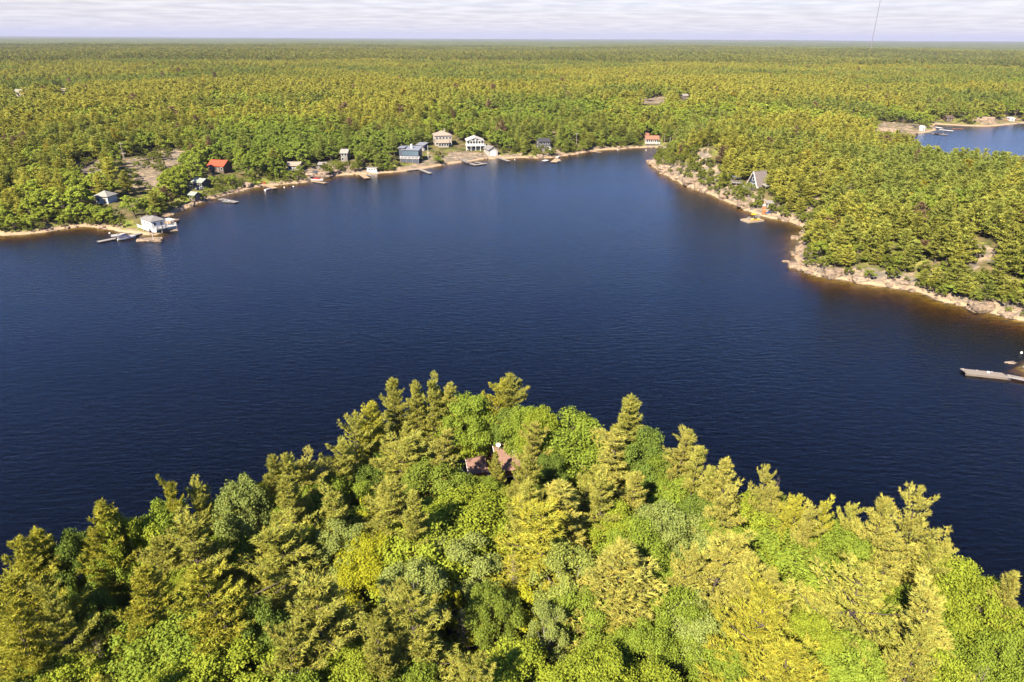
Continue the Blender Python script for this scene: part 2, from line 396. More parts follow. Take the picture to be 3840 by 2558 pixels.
def water_material():
    m, nt, out = new_mat('lake_water'); L = nt.links
    g = N(nt, 'ShaderNodeNewGeometry')
    def wave(sc, rot, sx, sy, det=3, rough=0.5):
        mp = N(nt, 'ShaderNodeMapping'); mp.inputs['Rotation'].default_value = (0, 0, R(rot)); mp.inputs['Scale'].default_value = (sx, sy, 1)
        L.new(g.outputs['Position'], mp.inputs[0])
        n = N(nt, 'ShaderNodeTexNoise'); n.inputs['Scale'].default_value = sc; n.inputs['Detail'].default_value = det; n.inputs['Roughness'].default_value = rough
        n.inputs['Distortion'].default_value = 0.4
        L.new(mp.outputs[0], n.inputs['Vector']); return n.outputs['Fac']
    def mth(op, a, b):
        x = N(nt, 'ShaderNodeMath', operation=op)
        for i, v in enumerate((a, b)):
            if isinstance(v, (int, float)): x.inputs[i].default_value = v
            else: L.new(v, x.inputs[i])
        return x.outputs[0]
    h = mth('ADD', wave(1.05, -22, 0.36, 1.0, 3, 0.55), mth('MULTIPLY', wave(2.3, 12, 0.6, 1.0, 3), 0.4))
    gust = N(nt, 'ShaderNodeMapRange'); gust.inputs['From Min'].default_value = 0.35; gust.inputs['From Max'].default_value = 0.65
    gust.inputs['To Min'].default_value = 0.55; gust.inputs['To Max'].default_value = 1.25
    L.new(wave(0.012, 20, 0.5, 1.2, 5, 0.6), gust.inputs['Value'])
    bp = N(nt, 'ShaderNodeBump'); bp.inputs['Strength'].default_value = 1.0
    L.new(mth('MULTIPLY', gust.outputs[0], 0.15), bp.inputs['Distance']); L.new(h, bp.inputs['Height'])
    fr = N(nt, 'ShaderNodeFresnel'); fr.inputs['IOR'].default_value = 1.333; L.new(bp.outputs[0], fr.inputs['Normal'])
    gl = N(nt, 'ShaderNodeBsdfGlossy'); gl.inputs['Roughness'].default_value = 0.22; L.new(bp.outputs[0], gl.inputs['Normal'])
    tr = N(nt, 'ShaderNodeBsdfTransparent'); tr.inputs['Color'].default_value = (0.95, 0.95, 0.95, 1)
    s = N(nt, 'ShaderNodeMixShader'); L.new(fr.outputs[0], s.inputs[0]); L.new(tr.outputs[0], s.inputs[1]); L.new(gl.outputs[0], s.inputs[2])
    L.new(s.outputs[0], out.inputs['Surface'])
    va = N(nt, 'ShaderNodeVolumeAbsorption'); va.inputs['Color'].default_value = (0.86, 0.79, 0.2, 1); va.inputs['Density'].default_value = 2.0
    L.new(va.outputs[0], out.inputs['Volume'])
    return m
WATER = water_material()

# ------------------------------------------------------------------ clearings, in the photograph's pixels, laid on the ground
def pip(u, v, poly):
    u = np.asarray(u, float); v = np.asarray(v, float); ins = np.zeros(u.shape, bool)
    n = len(poly)
    for i in range(n):
        (x0, y0), (x1, y1) = poly[i], poly[(i + 1) % n]
        c = (y0 > v) != (y1 > v)
        ins ^= c & (u < (x1 - x0) * (v - y0) / ((y1 - y0) if y1 != y0 else 1e-9) + x0)
    return ins
CLEAR = [  # polygon, rockiness, grassiness
    ([(272,620),(310,602),(400,602),(398,640),(330,655),(275,652)], .62, .3),
    ([(470,600),(560,566),(695,564),(690,602),(640,625),(600,660),(600,705),(530,705),(470,650)], .6, .36),
    ([(450,690),(600,690),(560,712),(450,712)], .55, .4),
    ([(1640,600),(1700,568),(1800,570),(1870,585),(1960,575),(1960,600),(1800,625),(1700,620)], .75, .2),
    ([(1590,560),(1640,600),(1640,635),(1560,650),(1480,645),(1490,630),(1600,600)], .6, .4),
    ([(2020,560),(2080,545),(2120,580),(2080,600),(2030,595)], .7, .3),
    ([(2055,495),(2085,480),(2095,520),(2075,530)], .6, .3),
    ([(2600,565),(2640,555),(2660,560),(2655,600),(2690,625),(2720,660),(2700,690),(2670,660),(2630,620)], .75, .1),
    ([(2730,690),(2800,700),(2860,720),(2890,760),(2890,800),(2840,800),(2720,760),(2680,740)], .62, .3),
    ([(3050,740),(3085,715),(3080,760),(3020,800),(2990,790)], .62, .25),
    ([(3620,915),(3720,915),(3760,945),(3700,1005),(3625,1010)], .6, .3),
    ([(620,735),(700,745),(760,700),(800,705),(700,760),(660,750)], .35, .75),
    ([(860,700),(1000,668),(1030,680),(900,715)], .3, .7),
    ([(1090,650),(1200,615),(1300,620),(1480,650),(1300,668),(1120,680)], .65, .3),
    ([(2385,370),(2500,362),(2500,388),(2390,390)], .62, .2),
    ([(60,345),(110,352),(105,368),(55,366)], .5, .3), ([(215,340),(255,340),(255,356),(215,358)], .6, .2),
    ([(2630,462),(2660,460),(2660,475),(2625,475)], .6, .2), ([(3280,455),(3450,465),(3500,500),(3280,500)], .55, .3),
    ([(3670,440),(3780,440),(3840,440),(3840,470),(3670,475)], .5, .4),
]
CLEAR.append(([(2455,600),(2530,590),(2600,640),(2680,700),(2760,745),(2850,790),(2850,812),(2700,775),(2560,705),(2470,650)], .6, .3))
# ------------------------------------------------------------------ terrain
def stretched(lo, hi, step, far_lo, far_hi, g):
    a = list(np.arange(lo, hi + step, step))
    s = step; x = a[-1]
    while x < far_hi: s *= g; x += s; a.append(x)
    s = step; x = a[0]; b = []
    while x > far_lo: s *= g; x -= s; b.append(x)
    return np.array(b[::-1] + a)
gx = stretched(-300, 360, 2.0, -33000, 33000, 1.045)
gy = stretched(-60, 470, 2.0, -600, 33000, 1.035)
GX, GY = np.meshgrid(gx, gy)
TP = np.stack([GX.ravel(), GY.ravel()], 1)
TD = shore(TP)
TZ = terr(TP, TD)
dist = np.hypot(TP[:, 0], TP[:, 1])
canopy = np.clip((dist - 3300) / 700, 0, 1)
TZ = TZ + canopy * (9.0 + (fbm(TP[:, 0] / 60, TP[:, 1] / 60, 81, 2) - .5) * 5)
tu, tv, tdep = project(np.column_stack([TP, TZ]))
rockv = 0.80 * np.exp(-np.maximum(TD, 0) / 2.6) + 0.2
rightz = (TP[:, 0] > 40) & (TP[:, 1] > 110) & (TP[:, 1] < 420)
rockv = np.where(rightz, np.maximum(rockv, 0.85 * np.exp(-np.maximum(TD, 0) / 4.2) + 0.23), rockv)
grassv = np.full(len(TP), 0.33) + 0.22 * np.exp(-np.maximum(TD, 0) / 14.0)
for poly, rk, gr in CLEAR:
    m = pip(tu, tv, poly) & (tdep > 0)
    rockv[m] = np.maximum(rockv[m], rk); grassv[m] = gr + 0.1
cover = np.stack([np.clip(rockv, 0, 1), np.clip(grassv, 0, 1), canopy, np.ones(len(TP))], 1)
nx, ny = len(gx), len(gy)
idx = np.arange(nx * ny).reshape(ny, nx)
FQ = np.stack([idx[:-1, :-1].ravel(), idx[:-1, 1:].ravel(), idx[1:, 1:].ravel(), idx[1:, :-1].ravel()], 1)
me = mesh_np('terrain', np.column_stack([TP, TZ]), FQ, [GROUND], smooth=True)
a = me.attributes.new('cover', 'FLOAT_COLOR', 'POINT'); a.data.foreach_set('color', cover.astype(np.float32).ravel())
tag(link('terrain', me), kind='structure')
# the lake: one body of tea-stained water whose bed is the terrain
wb = MB().box(-800, 1000, -250, 900, -11, 0.0)
tag(wb.build('lake_water', WATER), kind='structure')

# ------------------------------------------------------------------ trees
def tubes(segs, sides):
    """segs: list of (a, b, ra, rb)"""
    V = []; Fc = []
    for a, b, ra, rb in segs:
        a = np.asarray(a, float); b = np.asarray(b, float)
        d = b - a; L = np.linalg.norm(d)
        if L < 1e-4: continue
        d /= L
        up = np.array([0, 0, 1.0]) if abs(d[2]) < 0.9 else np.array([1.0, 0, 0])
        x = np.cross(d, up); x /= np.linalg.norm(x); y = np.cross(d, x)
        th = np.arange(sides) * 2 * math.pi / sides
        ring = np.cos(th)[:, None] * x + np.sin(th)[:, None] * y
        n = len(V) and sum(len(q) for q in V)
        V.append(np.vstack([a + ring * ra, b + ring * rb]))
        i = np.arange(sides); j = (i + 1) % sides
        Fc.append(np.stack([i, j, j + sides], 1) + n); Fc.append(np.stack([i, j + sides, i + sides], 1) + n)
    return np.vstack(V), np.vstack(Fc)
def unit(a):
    return a / np.maximum(np.linalg.norm(a, axis=1, keepdims=True), 1e-9)
def tufts(P, D, r, k, ln, w, spread):
    n = len(P)
    d = unit(np.repeat(D, k, 0) + r.normal(0, spread, (n * k, 3)))
    p = np.repeat(P, k, 0)
    s = unit(np.cross(d, r.normal(0, 1, (n * k, 3)))) * (w * r.uniform(.7, 1.3, (n * k, 1)) / 2)
    l = ln * r.uniform(.65, 1.25, (n * k, 1))
    b = p - d * l * 0.25
    V = np.empty((n * k, 3, 3)); V[:, 0] = b - s; V[:, 1] = b + s; V[:, 2] = p + d * l
    Fc = np.arange(n * k * 3).reshape(-1, 3)
    sh = np.repeat(r.uniform(.72, 1.22, n), k) * r.uniform(.85, 1.15, n * k)
    hue = np.repeat(r.normal(0, .05, n), k)
    c = np.stack([sh * (1 + hue), sh, sh * (1 - hue), np.ones(n * k)], 1)
    return V.reshape(-1, 3), Fc, np.repeat(c, 3, 0)
def pine(seed, H=16.0, Rr=3.6, wh=19, nbr=5, dens=16.0, k=6, ln=0.34, w=0.10, sides=5, lean=0.0, ragged=0.35, dead=False, spread=0.55, base=0.22, flat=0.1, widen=1.0, topx=.55):
    r = np.random.default_rng(seed)
    segs = []; P = []; D = []
    bend = r.normal(0, .02, 2) + np.array([lean, 0])
    def axis(z):
        t = z / H
        return np.array([bend[0] * H * t * t, bend[1] * H * t * t, z])
    nz = 6
    for i in range(nz):
        z0, z1 = H * i / nz, H * (i + 1) / nz * (0.97 if i == nz - 1 else 1)
        segs.append((axis(z0), axis(z1), 0.2 * (1 - z0 / H) + .02, 0.2 * (1 - z1 / H) + .02))
    ph = r.uniform(0, 6.28, 3)
    for i in range(wh):
        t = (i + r.uniform(-.2, .2)) / (wh - 1); t = min(max(t, 0), 1)
        z = H * (base + (0.985 - base) * t)
        prof = min(1, .6 + 2.2 * t) * (1 - t) ** topx + .05
        tier = r.uniform(1 - ragged, 1 + ragged * .5)
        a0 = r.uniform(0, 6.28); nb = nbr if t < .85 else max(3, nbr - 1)
        for b in range(nb):
            az = a0 + b * 6.283 / nb + r.normal(0, .28)
            L = Rr * prof * tier * r.uniform(1 - ragged, 1.15) * (1 + .22 * math.sin(2 * az + ph[0]) + .15 * math.sin(3 * az + ph[1]))
            L = max(L, .35)
            e = (flat + .15 * r.normal()) + t ** 1.6 * .95
            d = np.array([math.cos(az), math.sin(az), 0.0]); pe = np.array([-d[1], d[0], 0.0])
            o = axis(z)
            def pt(s):
                s = np.asarray(s)[..., None]
                return o + d * L * s * math.cos(e * .6) + np.array([0, 0, 1.0]) * L * (math.sin(e) * s + .18 * s ** 2.5 - .06 * s)
            q = pt(np.array([0, .55, 1.0]))
            rb = .012 + .013 * L
            segs.append((q[0], q[1], rb, rb * .6)); segs.append((q[1], q[2], rb * .6, .008))
            if dead:
                for s in r.uniform(.3, .95, 5):
                    c = pt(np.array([s]))[0]; sd = r.choice([-1, 1])
                    segs.append((c, c + pe * sd * L * .28 * (1.1 - s) + d * L * .15 + np.array([0, 0, -.05 * L]), rb * .4, .006))
                continue
            n = max(3, int(dens * L * (1.1 - .2 * t)))
            s = r.uniform(.18, 1.0, n) ** .8
            wd = widen * (.36 * L * np.sqrt(np.clip(1.06 - s, 0, 1)) * np.minimum(1, s * 1.8) + .14)
            side = r.uniform(-1, 1, n)
            c = pt(s) + pe * (side * wd)[:, None] - d * (np.abs(side) * wd * .35)[:, None]
            c[:, 2] += r.normal(.03, .07, n) * (1 + .5 * L / 3) - np.abs(side) * .04 * L
            P.append(c)
            D.append(d * .65 + pe * (side * .5)[:, None] + np.array([0, 0, .75]) + r.normal(0, .15, (n, 3)))
    TV, TF = tubes(segs, sides)
    if dead: return (TV, TF), None
    n = max(4, int(dens * 1.6)); zz = r.uniform(H * .93, H * 1.01, n)
    c = np.array([axis(z) for z in zz]) + r.normal(0, .09, (n, 3)); P.append(c); D.append(np.tile([0, 0, 1.0], (n, 1)) + r.normal(0, .5, (n, 3)))
    P = np.vstack(P); D = unit(np.vstack(D))
    return (TV, TF), tufts(P, D, r, k, ln, w, spread)
def broad(seed, H=12.0, Rr=5.0, lobes=9, per=6, leaves=420, size=0.24, low=0.3, sides=5, vert=0.42, rough=1.0, gap=0.12, openness=0.0):
    r = np.random.default_rng(seed)
    zc = H * (1 - vert); hz = H * vert
    segs = [((0, 0, -.3), (r.normal(0, .2), r.normal(0, .2), zc * .55), .028 * H ** .9 + .06, .022 * H ** .9)]
    top = np.array(segs[0][1]); V = []; Cc = []
    NL = []
    for i in range(lobes):
        g = i * 2.39996 + r.normal(0, .2)
        c = 1 - (i + .5) / lobes * (1.0 + low)
        rr = math.sqrt(max(0, 1 - c * c))
        NL.append(np.array([rr * math.cos(g), rr * math.sin(g), c]))
    for dl in NL:
        sc = r.uniform(.52, .74)
        lc = np.array([dl[0] * Rr * sc, dl[1] * Rr * sc, zc + dl[2] * hz * sc])
        lr = Rr * r.uniform(.34, .46)
        mid = top * .45 + lc * .55 + np.array([0, 0, -.12 * Rr])
        segs.append((top, mid, .010 * H + .03, .007 * H + .015)); segs.append((mid, lc, .007 * H + .015, .02))
        for j in range(per):
            dj = unit(r.normal(0, 1, (1, 3)) + np.array([[dl[0], dl[1], dl[2] + .35]]) * .9)[0]
            bc = lc + dj * lr * r.uniform(.55, .85) * np.array([1, 1, .8])
            br = lr * r.uniform(.36, .58)
            segs.append((lc, bc, .022, .01))
            n = int(leaves * r.uniform(.75, 1.25))
            d = unit(r.normal(0, 1, (n, 3)) + np.array([0, 0, .45]) + dj * .35)
            rad = br * (1 - gap + r.uniform(-.28, .22, n) * rough)
            bump = 1 + .16 * np.sin(d[:, 0] * 7 + j) * np.sin(d[:, 1] * 6 + 2 * j) * np.sin(d[:, 2] * 6)
            p = bc + d * (rad * bump)[:, None] * np.array([1, 1, .78])
            nn = unit(d * .75 + r.normal(0, .55, (n, 3)) + np.array([0, 0, .35]))
            tg = unit(np.cross(nn, r.normal(0, 1, (n, 3)))); bt = np.cross(nn, tg)
            sz = size * r.uniform(.7, 1.25, (n, 1))
            q = np.empty((n, 4, 3))
            q[:, 0] = p - tg * sz * .5; q[:, 1] = p - bt * sz * .36; q[:, 2] = p + tg * sz * .5; q[:, 3] = p + bt * sz * .36
            V.append(q.reshape(-1, 3))
            sh = r.uniform(.78, 1.2, n) * r.uniform(.92, 1.08); hue = r.normal(0, .04, n)
            Cc.append(np.repeat(np.stack([sh * (1 + hue), sh, sh * (1 - hue), np.ones(n)], 1), 4, 0))
    V = np.vstack(V)
    TV, TF = tubes(segs, sides)
    return (TV, TF), (V, np.arange(len(V)).reshape(-1, 4), np.vstack(Cc))

def proto(name, tree, bark=BARK):
    (tv_, tf_), cr = tree
    tm = mesh_np(name + '_trunk', tv_, tf_, [bark], smooth=True)
    cm = mesh_np(name + '_crown', cr[0], cr[1], [LEAF_O], col=cr[2]) if cr else None
    return tm, cm
def joined(name, tree, lm, bark=BARK):
    (tv_, tf_), (V, Fc, C) = tree
    if Fc.shape[1] == 4:
        Fc = np.vstack([Fc[:, [0, 1, 2]], Fc[:, [0, 2, 3]]])
    n = len(tv_)
    col = np.vstack([np.ones((n, 4)), C])
    me_ = mesh_np(name, np.vstack([tv_, V]), np.vstack([tf_, Fc + n]), [bark, lm], mi=np.concatenate([np.zeros(len(tf_)), np.ones(len(Fc))]), col=col)
    return bpy.data.objects.new(name, me_)

HP = [proto('pine', pine(100 + i, 16, 3.5, wh=[20, 15, 22, 17, 14, 20, 16, 18, 13][i], ragged=[.3, .5, .25, .45, .6, .3, .55, .4, .65][i], lean=[0, .05, 0, .08, -.06, .02, .1, -.03, .06][i], dens=25, topx=[.55, .45, .6, .5, .4, .7, .35, .5, .4][i], base=[.22, .25, .2, .3, .3, .2, .35, .25, .35][i])) for i in range(9)]
HPO = [proto('open_pine', pine(140 + i, 16, 4.6, wh=11, nbr=5, ragged=.6, lean=.08, dens=22, base=.35, flat=.25)) for i in range(2)]
HB = [proto('oak', broad(200 + i, 12, 5.0, lobes=[17, 14, 20, 15, 12, 18][i], per=[8, 9, 7, 8, 10, 8][i], leaves=230, size=.24, rough=[1.5, 1.9, 1.7, 1.4, 2.0, 1.8][i], vert=[.42, .5, .38, .45, .5, .4][i])) for i in range(6)]
HA = [proto('aspen', broad(240 + i, 13, 3.6, lobes=15, per=7, leaves=200, size=.20, vert=.47, low=.5, rough=1.9), BARKW) for i in range(2)]
HY = [proto('young', broad(260 + i, 8, 2.4, lobes=9, per=6, leaves=170, size=.22, vert=.48, low=.6, rough=1.6)) for i in range(2)]
HD = [proto('dead', pine(280 + i, 11, 2.2, wh=15, nbr=5, dead=True, sides=3), DEADW) for i in range(2)]
MP = [proto('pine_mid', pine(300 + i, 12, 3.0, wh=12, nbr=5, dens=7.5, k=4, ln=.62, w=.24, sides=3, ragged=.4)) for i in range(5)]
MBR = [proto('oak_mid', broad(320 + i, 9, 3.6, lobes=8, per=4, leaves=60, size=.52, sides=3, low=.45)) for i in range(4)]
MD = [proto('dead_mid', pine(340 + i, 10, 2.0, wh=9, nbr=4, dead=True, sides=3), DEADW) for i in range(2)]
FC = bpy.data.collections.new('forest_kinds')
def reg(o): FC.objects.link(o)
for i in range(5): reg(joined('k%02d_pine' % i, pine(300 + i, 12, 3.0, wh=12, nbr=5, dens=7.5, k=4, ln=.62, w=.24, sides=3, ragged=.4), LEAF_I))
for i in range(4): reg(joined('k%02d_oak' % (5 + i), broad(320 + i, 9, 3.6, lobes=8, per=4, leaves=60, size=.52, sides=3, low=.45), LEAF_I))
for i in range(4): reg(joined('k%02d_pine' % (9 + i), pine(400 + i, 12, 3.0, wh=7, nbr=4, dens=2.6, k=4, ln=1.15, w=.62, sides=3, ragged=.35, spread=.8), LEAF_I))
for i in range(4): reg(joined('k%02d_oak' % (13 + i), broad(420 + i, 9, 3.7, lobes=6, per=2, leaves=22, size=1.05, sides=3, low=.2), LEAF_I))
def patch(seed):
    r = np.random.default_rng(seed); V = []; Fc = []; C = []; n = 0
    kinds = []
    for i in range(4):
        kinds.append(pine(500 + i, 12, 3.2, wh=4, nbr=3, dens=1.3, k=3, ln=1.9, w=1.3, sides=3, spread=.9)[1])
        b = broad(520 + i, 9, 3.9, lobes=4, per=1, leaves=13, size=2.0, sides=3, low=.0)[1]
        kinds.append((b[0], np.vstack([b[1][:, [0, 1, 2]], b[1][:, [0, 2, 3]]]), b[2]))
    for i in range(8):
        for j in range(8):
            t = kinds[r.integers(0, 4) * 2 + (r.random() < .4)]
            a = r.uniform(0, 6.28); s = r.uniform(.75, 1.3)
            Rm = np.array([[math.cos(a), math.sin(a), 0], [-math.sin(a), math.cos(a), 0], [0, 0, 1]])
            v = (t[0] @ Rm) * s * np.array([1.15, 1.15, r.uniform(.8, 1.15)]) + np.array([(i - 3.5) * 6.5 + r.uniform(-2, 2), (j - 3.5) * 6.5 + r.uniform(-2, 2), 0])
            V.append(v); Fc.append(t[1] + n); n += len(v); C.append(t[2] * np.array([*(r.uniform(.8, 1.2) * np.array([1 + r.normal(0, .1), 1, 1])), 1]))
    me_ = mesh_np('forest_patch', np.vstack(V), np.vstack(Fc), [LEAF_I], col=np.vstack(C))
    return bpy.data.objects.new('k%02d_patch' % (17 + seed), me_)
for i in range(3): reg(patch(i))

PINE_T = [(.150, .135, .024), (.125, .125, .026), (.165, .148, .030), (.110, .118, .024), (.185, .150, .022)]
OAK_T = [(.062, .112, .014), (.078, .125, .016), (.050, .095, .014), (.095, .135, .016)]
TREE_N = {'P': 0, 'O': 0, 'D': 0}
house_xy = at(1855, 1690, 9.0)
def put_tree(kind, pr, p, sx, sz, tint, label, group=None, rz=None, cat=None, shear=None):
    nm = {'P': 'pine_tree', 'O': 'broadleaf_tree', 'D': 'dead_tree'}[kind]
    TREE_N[kind] += 1
    t = thing(nm, label, cat or {'P': 'pine tree', 'O': 'tree', 'D': 'dead tree'}[kind], p, random.uniform(0, 6.28) if rz is None else rz, group)
    t.scale = (sx, sx * random.uniform(.9, 1.1), sz)
    link('trunk', pr[0], t)
    if pr[1]: link('crown', pr[1], t, tint)
    return t
# --- the near wood, tree by tree: kind, x and y of the top in the photograph, width there, height (m), tone
P_, O_, A_, Y_, D_, W_ = 'P', 'O', 'A', 'Y', 'D', 'W'
NEAR = [
 (P_,1478,1427,120,0),(P_,1560,1432,110,1),(P_,1366,1513,130,4),(P_,1637,1406,120,1),(P_,1677,1427,120,2),(P_,1907,1409,140,0),(P_,1841,1427,130,4),
 (O_,1749,1462,170,1),(O_,1912,1495,150,2),(O_,1978,1493,130,1),(O_,2029,1529,150,3),(O_,2141,1539,280,1),(O_,1698,1574,210,3),(P_,2361,1498,170,0),
 (O_,2432,1605,190,2),(P_,1468,1625,220,1),(P_,1626,1636,160,2),(P_,1983,1595,200,2),(P_,1862,1692,60,1),(P_,1402,1508,100,4),(P_,1315,1559,120,1),
 (O_,1504,1570,100,2),(P_,1540,1590,120,1),(P_,1963,1710,200,0),(P_,2300,1656,220,2),(P_,2167,1743,160,1),(P_,2269,1783,190,0),(P_,1988,1805,190,1),
 (P_,2116,1824,250,2),(O_,2330,1890,210,3),(O_,2560,1800,190,1),(P_,2380,1760,150,2),(O_,1631,1725,220,0),(O_,1730,1800,200,1),(O_,1830,1800,170,1),(O_,2448,1697,160,2),(P_,1463,1799,240,1),(P_,1545,1840,150,1),(O_,1759,1880,340,3),
 (O_,1585,1937,330,3),(Y_,1371,1855,70,4),(A_,1728,1998,220,0),(A_,1535,2064,200,0),(O_,1361,2018,190,4),(P_,2050,1931,320,4),(A_,2126,2039,230,1),
 (P_,2320,2064,330,2),(P_,1559,2181,240,1),(Y_,1935,2203,170,4),(Y_,1786,2270,150,4),(Y_,1675,2181,110,4),(P_,1405,2347,180,1),(P_,1720,2424,220,1),
 (O_,1907,2446,280,3),(Y_,2006,2391,150,4),(O_,2238,2445,260,3),(O_,2559,2236,220,1),(D_,1924,2065,90,0),(D_,1736,2270,80,1),(A_,2062,2236,130,0),(P_,2559,2043,110,2),
 (P_,613,1777,130,4),(P_,740,1799,130,1),(O_,872,1766,180,5),(P_,1016,1711,150,0),(P_,1093,1711,150,1),(P_,1170,1690,160,2),(P_,353,1899,190,4),(O_,414,1877,140,3),
 (O_,596,1860,190,1),(P_,718,1832,110,1),(O_,508,1904,170,3),(P_,138,1976,170,4),(P_,50,2020,160,4),(P_,155,2036,190,3),(Y_,961,1783,80,4),(P_,1077,1777,150,0),
 (P_,883,1844,110,1),(A_,939,1888,150,1),(O_,1049,1866,170,1),(P_,707,1937,240,1),(P_,585,2015,200,1),(O_,387,2042,160,1),(Y_,469,2015,100,4),(P_,1104,1937,280,3),
 (A_,1259,1932,170,0),(O_,1160,1954,110,3),(P_,828,2114,250,4),(O_,679,2136,140,3),(P_,1160,2158,300,1),(P_,519,2142,220,4),(O_,607,2291,340,1),(O_,861,2423,350,3),
 (P_,221,2213,170,3),(O_,331,2230,160,2),(P_,44,2142,260,4),(P_,33,2307,200,4),(O_,193,2462,240,3),(P_,1049,2350,230,1),(O_,33,2517,200,2),(P_,1242,2200,170,1),
 (O_,1290,1893,130,2),(D_,345,2400,110,1),(O_,1310,2440,240,3),(O_,1120,2520,260,1),
 (P_,2540,1625,150,2),(P_,2598,1698,150,0),(O_,2500,1672,150,1),(P_,2733,1722,150,2),(P_,2665,1745,130,1),(W_,2871,1750,120,2),(D_,2921,1783,70,0),(P_,2921,1811,110,2),(P_,2993,1844,120,4),(P_,3037,1871,110,2),(P_,3142,1899,110,4),
 (P_,3213,1905,80,1),(P_,3313,1860,170,2),(W_,3440,1844,230,2),(P_,3368,1987,220,2),(P_,2750,1844,170,2),(P_,3578,2026,130,2),(P_,3523,2037,170,0),(O_,2650,1844,150,2),
 (O_,2882,1894,280,3),(O_,2623,1938,240,5),(O_,3026,2010,340,1),(O_,3175,1954,220,1),(O_,3341,2092,250,3),(P_,2672,2010,240,2),(P_,2849,2081,190,2),(P_,2871,2150,220,2),
 (W_,3219,2153,340,0),(P_,3545,2181,260,2),(O_,3656,2081,220,3),(O_,3728,2150,240,3),(P_,3805,2136,150,2),(O_,2623,2247,260,5),(P_,2927,2275,280,4),(O_,3065,2330,220,3),
 (O_,3656,2319,280,1),(O_,3800,2340,200,1),(O_,3230,2433,270,1),(Y_,3424,2429,220,4),(P_,2982,2435,300,4),(P_,3451,2346,200,0),(O_,2420,2330,200,1),(O_,2760,2420,230,1),
 (O_,2480,1900,200,5),(O_,2500,2060,220,1),(O_,3560,2480,260,3),(D_,3700,2500,120,1),(O_,2440,2520,260,3),(O_,620,2540,280,3),(P_,330,2560,240,4),
 (O_,1500,2500,240,1),(O_,2060,1700,120,2),(O_,2220,1620,200,1),(O_,1290,1760,180,1),(P_,1230,1660,140,1),(P_,1250,1800,200,1),(O_,1390,1700,160,2),(O_,2400,1960,200,1),(O_,2740,1950,170,1),
 (O_,2190,2200,220,1),(O_,1840,2180,170,0),(O_,1150,1830,160,1),(O_,860,1980,190,1),(O_,250,1990,150,2),(O_,3460,2210,170,1),(O_,960,2250,170,2),
]
TONES = {'P': [(.150, .148, .030), (.162, .160, .032), (.172, .162, .036), (.148, .148, .028), (.170, .163, .022)],
         'O': [(.086, .110, .017), (.098, .128, .017), (.068, .095, .017), (.122, .146, .016), (.155, .158, .012), (.115, .138, .036)],
         'A': [(.118, .138, .036), (.128, .146, .032)]}
NAMES = {'P': ['olive pine', 'dull green pine', 'pale straw-green pine', 'dark olive pine', 'yellow-green pine'],
         'O': ['mid green broadleaf tree', 'fresh green broadleaf tree', 'dark green broadleaf tree', 'bright yellow-green broadleaf tree', 'yellow broadleaf tree', 'pale green broadleaf tree'],
         'A': ['grey-green aspen with pale limbs', 'soft green aspen with pale limbs']}
hero_xy = []
ORD = ['', 'second-', 'third-', 'fourth-', 'fifth-', 'sixth-', 'seventh-', 'eighth-', 'ninth-', 'tenth-', 'eleventh-', 'twelfth-', 'thirteenth-', 'fourteenth-', 'fifteenth-', 'sixteenth-', 'seventeenth-', 'eighteenth-', 'nineteenth-', 'twentieth-']+['outermost ']*60
def settle(items):
    """items: (object, text, distance); texts that would repeat are ranked by how near the thing is to its landmark"""
    by = {}
    for o, tx, d in items: by.setdefault(tx, []).append((d, o))
    for tx, L in by.items():
        L.sort(key=lambda q: q[0])
        for n_, (d, o) in enumerate(L):
            t_ = tx if len(L) == 1 else (ORD[n_] + 'nearest ' if n_ < 20 else 'outlying ') + tx
            for a_, b_ in ((' with pale limbs', ''), ('mid-sized ', ''), ('olive-yellow', 'olive'), ('dull green', 'dull'), (' behind and', ' back and'), ('right edge granite clearing', 'right edge clearing'), ('broadleaf tree', 'broadleaf'), ('further ', ''), (' on the shoreline', ''), ('bright ', '')):
                if len(t_.replace('-', ' ').split()) > 16: t_ = t_.replace(a_, b_)
            o['label'] = t_
SPOTS = [('the brown-roofed cottage', 1850, 1690), ('the central dead pine', 1924, 2065), ('the windswept shoreline pine', 3440, 1850), ('the fan-shaped pine', 3219, 2153), ('the open-branched shoreline pine', 2871, 1750),
         ('the central pale aspen', 1728, 1998), ('the tip of the near point', 1780, 1420), ('the lower left corner', 60, 2540), ('the middle of the lower edge', 1920, 2550), ('the lower right corner', 3780, 2540), ('the bend in the left shoreline', 640, 1790), ('the big domed tree', 1759, 1900), ('the left end of the near shoreline', 60, 2000), ('the right end of the near shoreline', 3760, 2100), ('the lower left dead tree', 345, 2400), ('the right shoreline corner', 2480, 1620)]
def near_where(u, v):
    nm, a, b = min(SPOTS, key=lambda q: math.hypot(q[1] - u, q[2] - v))
    dx, dy = u - a, v - b; d = math.hypot(dx, dy)
    hor = 'left' if dx < 0 else 'right'; ver = 'behind' if dy < 0 else 'in front'
    if d < 25: w_ = 'at'
    elif abs(dx) > 2.2 * abs(dy): w_ = '%s of' % hor
    elif abs(dy) > 2.2 * abs(dx): w_ = 'behind' if dy < 0 else 'in front of'
    else: w_ = '%s and %s of' % (ver, hor)
    pre = 'right ' if d < 90 and w_ != 'at' and not w_.startswith('right') and not w_.startswith('left') else ('close ' if d < 90 and w_ != 'at' else ('' if d < 260 else 'further '))
    return pre + w_ + ' ' + nm, d
TODO = []
